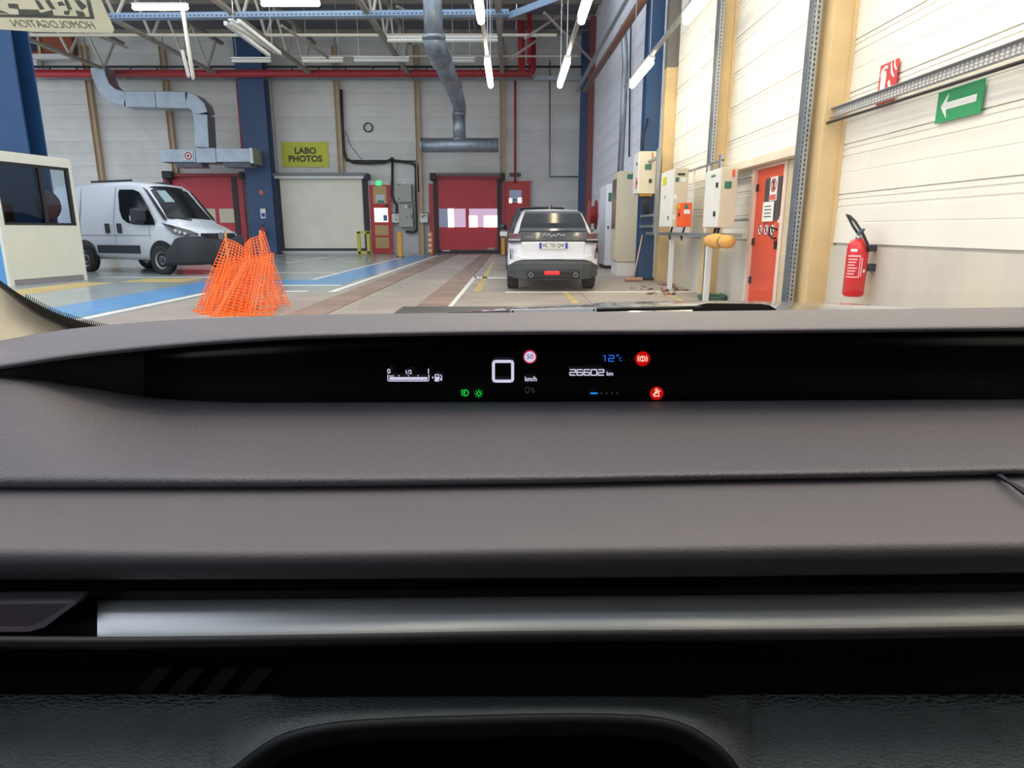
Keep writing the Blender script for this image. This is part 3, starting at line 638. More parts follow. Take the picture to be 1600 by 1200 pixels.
ptray((3.34, 11.45, 2.05), (3.34, 11.45, 9.2), .22, .06, 'perforated steel tray upright above the largest electrical box', n=130)
pt = ptray((3.47, 7.6, 2.39), (3.47, -2.5, 2.34), .095, .05, 'level perforated steel tray running along the right wall over the fire sign', 'z', n=190, sm=mat('slot_light', (226, 224, 218), .6), tm=mat('tray_zinc', (168, 170, 174), .45, .35, var=.1))
pipe('tray_cable', [(3.4, 7.5, 2.29), (3.41, 5.5, 2.27), (3.4, 3.5, 2.25), (3.41, -2, 2.23)], .014, M_black, 'black cable sagging under the level perforated tray', 'cable')
# fire sign (partly behind tray)
XS = XR-.03
def wquad(pts, th, name, m_, parent, X=XS):
    return MB().prism([aX(x, y, X) for x, y in pts], (-th, 0, 0)).build(name, m_, parent)
P0 = aX(1389, 125, XS)
s = thing('fire_sign', P0, 'red fire extinguisher sign with white pictogram partly behind the level tray', 'sign')
y0, y1, z0_, z1_ = P0.y-.14, P0.y+.17, P0.z-.2, P0.z+.16
MB().box(XS-.006, XS, y0, y1, z0_, z1_).build('plate', M_red, s)
# left of sign in view = larger y
def sp(a, b): return (XS-.006, y1-(y1-y0)*a, z0_+(z1_-z0_)*b)
MB().prism([sp(.12, .1), sp(.38, .1), sp(.4, .72), sp(.34, .82), sp(.2, .82), sp(.12, .7)], (-.003, 0, 0)).build('bottle_symbol', M_paper, s)
MB().prism([sp(.05, .7), sp(.12, .88), sp(.3, .95), sp(.44, .93), sp(.44, .86), sp(.3, .88), sp(.18, .8)], (-.003, 0, 0)).build('hose_symbol', M_paper, s)
for pts in (((.6, .95), (.64, .98), (.72, .75), (.86, .6), (.8, .58), (.66, .7)), ((.78, .97), (.82, 1.0), (.86, .85), (.97, .75), (.92, .72), (.8, .84)), ((.52, .5), (.62, .55), (.7, .4), (.95, .35), (.9, .28), (.62, .33))):
    MB().prism([sp(*p) for p in pts], (-.003, 0, 0)).build('flame_symbol', M_paper, s)
# green arrow sign
P0 = aX(1501, 158, XS); s = thing('exit_arrow_sign', P0, 'green sign with white arrow pointing left on the right wall', 'sign')
y1, y0 = aX(1466, 160, XS).y, aX(1536, 155, XS).y; z0_, z1_ = aX(1501, 184, XS).z, aX(1501, 134.5, XS).z
MB().box(XS-.006, XS, y0, y1, z0_, z1_).build('plate', M_green, s)
MB().prism([sp(.1, .5), sp(.26, .88), sp(.23, .6), sp(.88, .6), sp(.88, .38), sp(.23, .38), sp(.26, .1)], (-.003, 0, 0)).build('arrow', M_paper, s)
# fire extinguisher near
c0 = aX(1332, 463, 3.4); c0.z = aX(1332, 463, 3.4).z
t = thing('fire_extinguisher', c0, 'large near red fire extinguisher hung on concrete wall at right', 'extinguisher')
R_ = .098; H_ = .56
M_ext = mat('extinguisher_red', (214, 22, 32), .3, coat=.3)
MB().lathe([(.01, 0), (R_-.02, 0), (R_, .02), (R_, H_-.1), (R_*.93, H_-.05), (R_*.7, H_-.012), (.03, H_)], c0, 'z', 28).build('cylinder', M_ext, t, smooth=True)
MB().lathe([(.035, H_-.01), (.035, H_+.03), (.02, H_+.035), (.02, H_+.06)], c0, 'z', 14).build('valve', M_galv, t, smooth=True)
MB().bar(c0+Vector((-.02, .0, H_+.05)), c0+Vector((-.05, -.16, H_+.09)), .02, .02).build('lever', mat('lever_blue', (70, 90, 130), .4), t)
MB().tube([c0+Vector((0, .02, H_+.04)), c0+Vector((-.03, .09, H_+.12)), c0+Vector((-.04, .17, H_+.2)), c0+Vector((-.04, .22, H_+.235)), c0+Vector((-.04, .16, H_+.22)), c0+Vector((-.04, .05, H_+.17)), c0+Vector((-.02, -.08, H_+.06)), c0+Vector((.02, -.12, H_-.04)), c0+Vector((.05, -.1, H_-.12))], .013, 8).build('hose', M_black, t, smooth=True)
# label: white frame on the side facing the viewer
def cyl_patch(a0, a1, z0, z1, m_, name, r=R_+.001, n=8):
    mb = MB(); rings = []
    for i in range(n+1):
        a = math.radians(a0+(a1-a0)*i/n); rings.append([c0+Vector((r*math.cos(a), r*math.sin(a), z0)), c0+Vector((r*math.cos(a), r*math.sin(a), z1)), c0+Vector(((r+.0015)*math.cos(a), (r+.0015)*math.sin(a), z1)), c0+Vector(((r+.0015)*math.cos(a), (r+.0015)*math.sin(a), z0))])
    return mb.loft(rings).build(name, m_, t)
M_lab = mat('label_pink', (238, 190, 196), .5)
cyl_patch(190, 262, .19, .2, M_lab, 'label_edge'); cyl_patch(190, 262, .39, .405, M_lab, 'label_edge'); cyl_patch(258, 262, .19, .4, M_lab, 'label_edge')
for k in range(6): cyl_patch(195, 235+6*(k % 3), .22+k*.028, .232+k*.028, M_lab, 'label_print')
cyl_patch(205, 240, .44, .465, M_paper, 'label'); cyl_patch(268, 274, .2, .38, M_lab, 'label_print'); cyl_patch(283, 296, .24, .27, M_paper, 'seal_sticker')
MB().box(c0.x+.05, XR-.03, c0.y-.05, c0.y+.05, c0.z+.25, c0.z+.32).build('wall_bracket', M_dark, t); MB().box(c0.x+.05, XR-.03, c0.y-.03, c0.y+.03, c0.z+.44, c0.z+.5).build('wall_bracket', M_dark, t)
# electrical boxes right
def rbox(name, lab, x0, x1, y0, y1, z0, z1, side=M_cab, extras=(), cat='electrical box'):
    b = thing(name, (x0, y0, z0), lab, cat)
    MB().box(x0+.02, x1, y0, y1, z0, z1).build('housing', side, b, bevel=.008)
    MB().box(x0, x0+.022, y0+.008, y1-.008, z0+.008, z1-.008).build('door', M_cabl if side is not M_orange else M_orange, b, bevel=.006)
    for e in extras:
        nm, (a, b0, c, d_, e_, f_), mm = e; MB().box(a, b0, c, d_, e_, f_).build(nm, mm, b, bevel=.003)
    return b
rbox('electrical_box', 'beige electrical box high on the blue column, with pink label', 2.78, 3.16, 15.05, 15.66, 1.95, 2.84, M_cab, (('label', (2.774, 2.78, 15.15, 15.3, 2.06, 2.3), mat('label_pink2', (226, 90, 120), .5)), ('latch', (2.765, 2.78, 15.12, 15.18, 2.15, 2.22), M_black), ('latch', (2.765, 2.78, 15.2, 15.26, 2.56, 2.62), M_black), ('label', (2.92, 3.06, 15.044, 15.05, 2.45, 2.57), M_dgreen), ('mark', (3.06, 3.09, 15.044, 15.05, 2.66, 2.82), M_orange), ('switch', (3.02, 3.08, 15.03, 15.05, 2.18, 2.26), M_dark), ('cable_gland', (2.86, 3.12, 15.1, 15.25, 1.9, 1.95), M_bollard)))
rbox('electrical_box', 'beige electrical box with yellow label, middle one behind the orange box', 2.95, 3.22, 12.45, 13.5, 1.22, 2.26, M_cab, (('label', (2.944, 2.95, 13.0, 13.3, 2.0, 2.16), M_sign_y), ('label', (2.98, 3.05, 12.444, 12.45, 2.02, 2.1), M_dgreen), ('label', (3.08, 3.18, 12.444, 12.45, 2.02, 2.1), M_paper), ('switch_handle', (3.02, 3.15, 12.42, 12.45, 2.14, 2.17), M_black), ('label', (2.97, 3.03, 12.444, 12.45, 1.72, 1.8), M_paper), ('label', (2.97, 3.02, 12.444, 12.45, 1.36, 1.44), M_paper), ('latch', (2.94, 2.95, 12.7, 12.74, 1.35, 1.42), M_black), ('latch', (2.94, 2.95, 13.05, 13.1, 1.75, 1.82), M_galv)))
rbox('electrical_box', 'bright orange small electrical box in front of the beige boxes', 2.95, 3.13, 11.75, 12.1, 1.22, 1.63, M_orange, (('label', (3.0, 3.06, 11.744, 11.75, 1.53, 1.6), M_dgreen), ('label', (2.99, 3.1, 11.744, 11.75, 1.44, 1.51), M_paper), ('latch', (2.935, 2.95, 11.85, 11.9, 1.4, 1.46), M_black), ('cover_flap', (2.93, 2.95, 11.85, 12.1, 1.53, 1.6), M_bollard)))
rbox('electrical_box', 'largest beige electrical box, nearest to the orange door', 2.95, 3.2, 9.68, 10.4, 1.2, 2.03, M_cab, (('label', (3.02, 3.12, 9.674, 9.68, 1.74, 1.84), M_dgreen), ('mark', (3.12, 3.15, 9.66, 9.68, 1.9, 2.0), M_orange), ('label', (2.944, 2.95, 9.9, 10.1, 1.92, 1.95), M_dgreen), ('latch', (2.93, 2.95, 9.74, 9.8, 1.76, 1.83), M_black), ('latch', (2.93, 2.95, 9.78, 9.84, 1.36, 1.43), M_black)))
# support frame
t = thing('strut_frame', (3.2, 12, 0), 'galvanised strut frame carrying the electrical boxes on the right', 'frame')
MB().box(3.05, 3.2, 9.3, 15.3, 1.06, 1.12).build('rail', M_galv, t)
MB().box(3.0, 3.08, 14.2, 14.3, 1.06, 2.8).build('upright', M_galv, t); MB().box(3.22, 3.28, 10.6, 10.7, 1.06, 2.3).build('upright', M_galv, t)
for x_, y_ in ((3.13, 13.2), (3.15, 10.75)): MB().box(x_, x_+.08, y_, y_+.08, 0, 1.06).build('leg', M_white, t)
MB().box(3.22, 3.28, 11.05, 11.15, 0, 1.06).build('leg', M_galv, t)
for z_ in (1.45, 1.22, 2.6): MB().box(2.98, 3.06, 14.3, 15.7, z_, z_+.05).build('cross_arm', M_galv, t)
MB().box(3.24, 3.27, 10.6, 13.5, 2.2, 2.23).build('rail', M_galv, t)
for y_ in (11.3, 12.2): MB().box(3.24, 3.27, y_, y_+.03, 1.06, 2.2).build('upright', M_cabl, t)
for i, (y_, dx) in enumerate(((12.9, 0), (12.1, .03), (10.2, .02), (9.9, -.02))):
    pipe('box_cable', [(3.08+dx, y_, 1.22), (3.05+dx, y_+.05, 1.05), (3.12+dx, y_+.3, .99), (3.16, y_+.5, 1.1)], .018, M_black, 'black cable drooping under the electrical boxes, %s from the left' % ['first', 'second', 'third', 'fourth'][i], 'cable', 'box cables', 6)
pipe('box_cable', [(3.0, 15.2, 1.92), (3.0, 15.2, 1.7), (3.06, 15.4, 1.6), (3.12, 15.65, 1.58)], .07, M_dark, 'thick corrugated cable curving under the box on the blue column', 'cable')
pipe('box_cable', [(2.95, 15.5, 2.84), (2.95, 15.55, 3.2), (3.05, 15.65, 3.6)], .02, M_black, 'thin black cable rising from the box on the blue column', 'cable')
t = thing('wrapped_bundle', (3.1, 9.2, 1.08), 'yellow foam wrapped bundle at the end of the strut rail', 'bundle')
pA, pB = aX(1107, 376, 3.0), aX(1141, 378, 3.0)
d_ = pB-pA
MB().tube([pA, pA+d_*.06, pA+d_*.35, pA+d_*.6, pA+d_*.66], [.06, .09, .115, .1, .075], 12).build('foam_wrap', mat('foam_yellow', (226, 168, 86), .8, var=.15, vscale=20), t, smooth=True)
MB().tube([pA+d_*.68, pA+d_*.78, pA+d_*.95, pB], [.075, .095, .09, .05], 12).build('foam_wrap', MATS['foam_yellow'], t, smooth=True)
MB().tube([pA+d_*.645, pA+d_*.69], [.078, .078], 12).build('strap', M_dark, t)
pipe('door_pipe', [(3.5, 9.9, 1.32), (3.5, 11.49, 1.32)], .02, M_galv, 'short grey pipe with yellow end left of the orange door')
pipe('door_pipe', [(3.5, 9.9, 1.93), (3.5, 11.49, 1.93)], .02, M_galv, 'upper grey pipe under the lintel left of the orange door')
# tall cabinets
t = thing('electrical_cabinet', (3.1, 17.4, 0), 'tall beige floor standing electrical cabinet beside the blue column', 'cabinet')
MB().box(2.72, 3.42, 17.3, 18.3, .35, 2.62).build('housing', M_cab, t, bevel=.01); MB().box(2.74, 3.42, 17.32, 18.28, 0, .34).build('plinth', M_cabl, t)
MB().box(2.69, 2.72, 17.36, 18.25, .4, 2.6).build('door', M_cab, t, bevel=.01); MB().box(2.675, 2.69, 17.5, 18.12, 1.2, 2.45).build('door_window', mat('cab_window', (110, 100, 92), .25), t)
MB().box(2.92, 3.06, 17.29, 17.3, 2.42, 2.54).build('label', M_dgreen, t)
for z_ in (1.7, 1.85): MB().box(2.665, 2.675, 17.6, 17.75, z_, z_+.06).build('lamp_row', M_bollard, t)
t = thing('electrical_cabinet', (3.1, 20.5, 0), 'white floor standing cabinet farther back, left of tall beige cabinet', 'cabinet')
MB().box(2.86, 3.5, 20.4, 22.0, .1, 2.5).build('housing', M_cladw, t, bevel=.01); MB().box(2.84, 2.86, 20.45, 21.95, .12, 2.48).build('door', M_cladw, t); MB().box(2.9, 3.0, 20.39, 20.4, 2.0, 2.25).build('label', M_dgreen, t)
MB().box(2.88, 3.48, 20.44, 21.9, 0, .1).build('plinth', M_dark, t); MB().box(2.9, 2.94, 20.38, 20.4, 1.2, 1.28).build('latch', M_dark, t)
# hose reel (red)
t = thing('hose_reel', (3.2, 27, .9), 'red hose reel on the right wall beyond the parked car', 'reel')
cR = aY(921, 345, 24.0)
MB().lathe([(.03, -.15), (.52, -.14), (.52, -.1), (.3, -.09), (.3, .09), (.52, .1), (.52, .14), (.03, .15)], (cR.x+.1, 24.0, cR.z+.2), 'x', 24).build('drum', M_redp, t, smooth=False)
MB().tube([(2.95, 24, 1.0), (2.95, 23.8, .7), (3.0, 23.2, .5), (3.05, 22.6, .65), (3.05, 22.4, 1.0)], .06, 8).build('hose', M_redp, t, smooth=True); MB().tube([(2.85, 24, 1.1), (2.9, 23.5, .6), (2.95, 22.9, .3), (2.98, 22.5, .45)], .05, 8).build('hose', M_redp, t, smooth=True)
MB().box(3.1, 3.58, 23.95, 24.05, cR.z+.1, cR.z+.25).build('bracket', M_redp, t)
# broom
a, b = aZ(992, 436), aY(1004, 374, 15.75)
t = thing('broom', a, 'broom with wooden handle leaning against the blue column', 'broom')
a.y = 15.2; a.x = 2.8; MB().tube([(a.x, a.y, .08), (3.05, 15.66, 1.05)], .018, 8).build('handle', mat('broom_wood', (196, 160, 138), .6), t, smooth=True)
MB().box(a.x-.2, a.x+.2, a.y-.06, a.y+.06, .04, .1).build('head', mat('broom_head', (196, 150, 130), .7), t, bevel=.01); MB().box(a.x-.19, a.x+.19, a.y-.05, a.y+.05, 0, .04).build('bristles', mat('bristle', (150, 110, 96), .9), t)
# debris + hose
db = MB()
for i in range(46):
    p = aZ(random.gauss(1035, 26), random.uniform(444, 461)); r = random.uniform(.02, .055)
    if p.x > 3.45: continue
    q = [p+Vector((random.uniform(-r, r)*1.6, random.uniform(-r, r)*1.6, random.uniform(0, r))) for _ in range(4)]
    db.add(q+[v+Vector((0, 0, -v.z)) for v in q], [(0, 1, 2, 3), (0, 4, 5, 1), (1, 5, 6, 2), (2, 6, 7, 3), (3, 7, 4, 0)])
o = db.build('floor_litter', mat('litter', (150, 108, 92), .9, var=.5, vscale=14)); tag(o, 'scattered scraps and dry leaves on the floor under the boxes', 'litter', kind='stuff')
hp = aZ(1112, 470); pts = [hp+Vector((.2*math.cos(k*.55)*(1+.1*math.sin(k)), .3*math.sin(k*.55), .03+.02*(k//11))) for k in range(36)]
pipe('garden_hose', pts, .03, mat('hose_green', (66, 100, 84), .5), 'dark green hose coiled on the floor below the yellow bundle', 'hose')

# ================================================================== CARS
M_carw = mat('car_white', (236, 237, 242), .25, coat=.5); M_glassd = mat('car_glass', (24, 28, 31), .12, spec=.35); M_bump = mat('car_bumper', (62, 66, 68), .6)
M_gloss = mat('gloss_black', (10, 10, 12), .12, coat=.6); M_tyre = mat('tyre', (48, 50, 48), .85); M_rim = mat('rim_grey', (150, 152, 154), .4, .6)
M_tail = mat('tail_lamp', (112, 78, 84), .25, coat=.4); M_lamp = mat('lamp_clear', (200, 200, 200), .2, coat=.4)
def wheel(parent, T, x, y, r, w, inner=False):
    mb = MB(T); mb.lathe([(r*.62, -w/2), (r*.9, -w/2), (r, -w*.38), (r, w*.38), (r*.9, w/2), (r*.62, w/2), (r*.62, -w/2)], (x, y, r), 'x', 28); o = mb.build('tyre', M_tyre, parent, smooth=False)
    mb = MB(T); mb.lathe([(.02, -w*.42), (r*.3, -w*.44), (r*.36, -w*.3), (r*.62, -w*.46), (r*.64, -w*.4), (r*.64, w*.4), (r*.62, w*.46), (r*.36, w*.3), (r*.3, w*.44), (.02, w*.42)], (x, y, r), 'x', 24); mb.build('rim', M_rim, o, smooth=False)
    for k in range(5):
        a = 2*PI*k/5; mb = MB(T); sgn = 1 if x > 0 else -1
        mb.bar((x+sgn*w*.43, y+r*.25*math.cos(a), r+r*.25*math.sin(a)), (x+sgn*w*.45, y+r*.6*math.cos(a), r+r*.6*math.sin(a)), .09, .02, (1, 0, 0)); mb.build('spoke', M_rim, o)
def ringm(y, pts):     # mirrored half outline, pts from bottom centre to top centre
    return [Vector((x, y, z)) for x, z in pts]+[Vector((-x, y, z)) for x, z in reversed(pts) if x > 1e-6]
def suv(X, Y, body, lab, dark=False, S=1.0):
    T = Matrix.Translation((X, Y, 0)) @ Matrix.Scale(S, 4); t = thing('parked_car', (X, Y, 0), lab, 'car')
    B = MB(T); R = []
    for y, hw, zb, zs_, zt in ((.02, .62, .5, .82, .93), (.1, .8, .42, .9, 1.0), (.3, .87, .32, .95, 1.05), (.8, .88, .24, .98, 1.05), (2.0, .88, .22, .97, 1.02), (3.0, .88, .24, .95, 1.02), (3.7, .86, .28, .86, .96), (4.1, .72, .34, .76, .86), (4.25, .5, .4, .66, .74)):
        R.append(ringm(y, [(.0001, zb), (hw*.86, zb), (hw*.98, zb+.1), (hw, (zb+zs_)/2), (hw*.985, zs_), (hw*.9, zt), (.0001, zt)]))
    B.loft(R); B.build('body', body, t, smooth=True)
    G = MB(T); R = []
    for y, hb, ht, zt in ((.16, .78, .7, 1.08), (.3, .79, .64, 1.28), (.52, .8, .58, 1.47), (.75, .8, .57, 1.545), (1.5, .8, .57, 1.58), (2.2, .8, .56, 1.53), (2.7, .79, .55, 1.36), (3.25, .76, .6, 1.03)):
        R.append(ringm(y, [(.0001, .98), (hb, .98), ((hb+ht)/2+.03, (zt+1.0)/2), (ht+.03, zt-.05), (ht-.05, zt), (.0001, zt+.015)]))
    G.loft(R); G.build('greenhouse', body if dark else mat('car_roof', (206, 206, 208), .25, coat=.5), t, smooth=True)
    # rear glass, hugging the slope
    gl = MB(T); P = []
    for y, z, hw in ((.14, 1.1, .66), (.275, 1.285, .62), (.495, 1.475, .55), (.6, 1.52, .53)): P.append([Vector((-hw, y-.03, z+.012)), Vector((hw, y-.03, z+.012)), Vector((hw, y, z-.01)), Vector((-hw, y, z-.01))])
    gl.loft(P); gl.build('rear_window', M_glassd, t)
    for s in (-1, 1):
        sg = MB(T); sg.prism([(s*.80, .55, 1.06), (s*.80, 3.0, 1.05), (s*.66, 2.55, 1.38), (s*.61, 2.0, 1.5), (s*.61, .9, 1.5)], (s*.035, 0, 0)); sg.build('side_window', M_glassd, t)
        wheel(t, T, s*.775, .82, .34, .23); wheel(t, T, s*.775, 3.4, .34, .23)
        mi = MB(T); mi.lathe([(.01, -.1), (.09, -.06), (.1, 0), (.09, .08), (.01, .1)], (s*.99, 2.55, 1.08), 'x', 10); mi.build('door_mirror', M_gloss, t, smooth=True)
        MB(T).bar((s*.84, 2.55, 1.03), (s*.95, 2.55, 1.07), .04, .03).build('mirror_arm', M_gloss, t)
        if not dark:
            m2 = MB(T).box(s*.9-.0, s*1.06, 2.43, 2.45, 1.03, 1.13).build('mirror_glass', M_lamp, t)
            tl = MB(T).hexa([Vector(p) for p in ((s*.84, .09, .98), (s*.84, .06, 1.1), (s*.86, .3, .98), (s*.86, .3, 1.1), (s*.62, -.02, .98), (s*.62, -.02, 1.1), (s*.62, .1, .98), (s*.62, .1, 1.1))]).build('tail_lamp', M_tail, t, bevel=.01)
            MB(T).hexa([Vector(p) for p in ((s*.85, .06, .975), (s*.85, .06, .995), (s*.85, .1, .975), (s*.85, .1, .995), (s*.63, -.03, .975), (s*.63, -.03, .995), (s*.63, .02, .975), (s*.63, .02, .995))]).build('lamp_strip', M_lamp, tl)
            MB(T).hexa([Vector(p) for p in ((s*.86, .06, .92), (s*.86, .06, .975), (s*.87, .2, .92), (s*.87, .2, .975), (s*.6, -.02, .94), (s*.6, -.02, .975), (s*.6, .05, .94), (s*.6, .05, .975))]).build('lamp_surround', M_gloss, t)
            MB(T).box(s*.45-.09, s*.45+.09, -.036, -.02, 1.02, 1.055).build('lamp_bar', mat('lamp_dim', (120, 122, 118), .3), t)
            MB(T).prism([(s*.83, .02, .62), (s*.835, .02, .82), (s*.82, .02, .82), (s*.815, .02, .62)], (0, .1, 0)).build('side_slot', M_black, t)
            MB(T).lathe([(.03, -.12), (.045, -.12), (.045, .05), (.03, .05), (.03, -.12)], (s*.43, -.0, .33), 'y', 14).build('exhaust_tip', M_rim, t)
    if not dark:
        MB(T).hexa([Vector(p) for p in ((-.62, -.02, .965), (-.68, .0, 1.13), (-.62, .1, .965), (-.68, .15, 1.13), (.62, -.02, .965), (.68, .0, 1.13), (.62, .1, .965), (.68, .15, 1.13))]).build('tailgate_band', M_gloss, t, bevel=.01)
        MB(T).hexa([Vector(p) for p in ((-.66, .02, 1.14), (-.62, .1, 1.2), (-.66, .2, 1.14), (-.62, .25, 1.2), (.66, .02, 1.14), (.62, .1, 1.2), (.66, .2, 1.14), (.62, .25, 1.2))]).build('spoiler', M_gloss, t, bevel=.015)
        MB(T).hexa([Vector(p) for p in ((-.58, .02, .64), (-.62, -.02, .95), (-.58, .15, .64), (-.62, .15, .95), (.58, .02, .64), (.62, -.02, .95), (.58, .15, .64), (.62, .15, .95))]).build('tailgate', body, t, bevel=.03, seg=3)
        R = []   # painted bumper + dark lower bumper
        for x, zl, zt, y in ((-.885, .5, .66, .35), (-.86, .5, .74, .12), (-.72, .58, .7, .0), (-.6, .61, .66, -.06), (0, .62, .66, -.08), (.6, .61, .66, -.06), (.72, .58, .7, .0), (.86, .5, .74, .12), (.885, .5, .66, .35)):
            R.append([Vector((x, y, zl)), Vector((x, y, zt)), Vector((x, y+.2, zt)), Vector((x, y+.2, zl))])
        MB(T).loft(R).build('bumper_skin', body, t, smooth=False, bevel=.01)
        R = []
        for x, zl, zt, y in ((-.88, .34, .52, .45), (-.87, .3, .52, .14), (-.72, .26, .6, .0), (-.55, .24, .63, -.05), (0, .23, .635, -.07), (.55, .24, .63, -.05), (.72, .26, .6, .0), (.87, .3, .52, .14), (.88, .34, .52, .45)):
            R.append([Vector((x, y, zl)), Vector((x, y-.01, (zl+zt)/2)), Vector((x, y+.02, zt)), Vector((x, y+.2, zt)), Vector((x, y+.2, zl))])
        MB(T).loft(R).build('lower_bumper', M_bump, t)
        MB(T).box(-.5, .5, -.09, 0, .25, .42).build('diffuser', M_black, t, bevel=.03)
        MB(T).box(-.17, .12, -.1, -.08, .33, .4).build('fog_lamp', mat('fog_red', (150, 20, 24), .3, emit=.9, erg=(255, 40, 40)), t, bevel=.01)
        pl = MB(T).box(-.27, .27, -.045, -.03, .82, .93).build('number_plate', M_paper, t)
        MB(T).box(-.27, -.225, -.05, -.044, .82, .93).build('plate_band', mat('plate_blue', (34, 60, 170), .5), pl); MB(T).box(.225, .27, -.05, -.044, .82, .93).build('plate_band', MATS['plate_blue'], pl)
        text('plate_lettering', 'HC 735 QW', .105, (X+0, Y-.048, .876), UP, mat('plate_ink', (24, 24, 28), .6), pl, sx=.74, bold=.001)
        MB(T).tube([(-.2+.0275*k, -.035, 1.07+.022*math.sin(k*1.9)+.012*math.sin(k*.7)) for k in range(16)], .007, 5).build('script_emblem', M_lamp, t)
        MB(T).prism([(-.03, .95, 1.56), (.03, .95, 1.56), (.012, 1.0, 1.66), (-.012, 1.0, 1.66)], (0, .12, 0)).build('antenna_fin', M_gloss, t)
        MB(T).box(-.02, .34, .03, .06, 1.14, 1.155).build('rear_wiper', M_black, t)
    return t
suv(.79, 12.75, M_carw, 'white hatchback parked ahead, seen from behind, with plate HC 735 QW')
suv(.86, 18.6, mat('car_darkgrey', (64, 64, 68), .4, coat=.3), 'dark grey car mostly hidden behind the white parked car', dark=True, S=1.16)
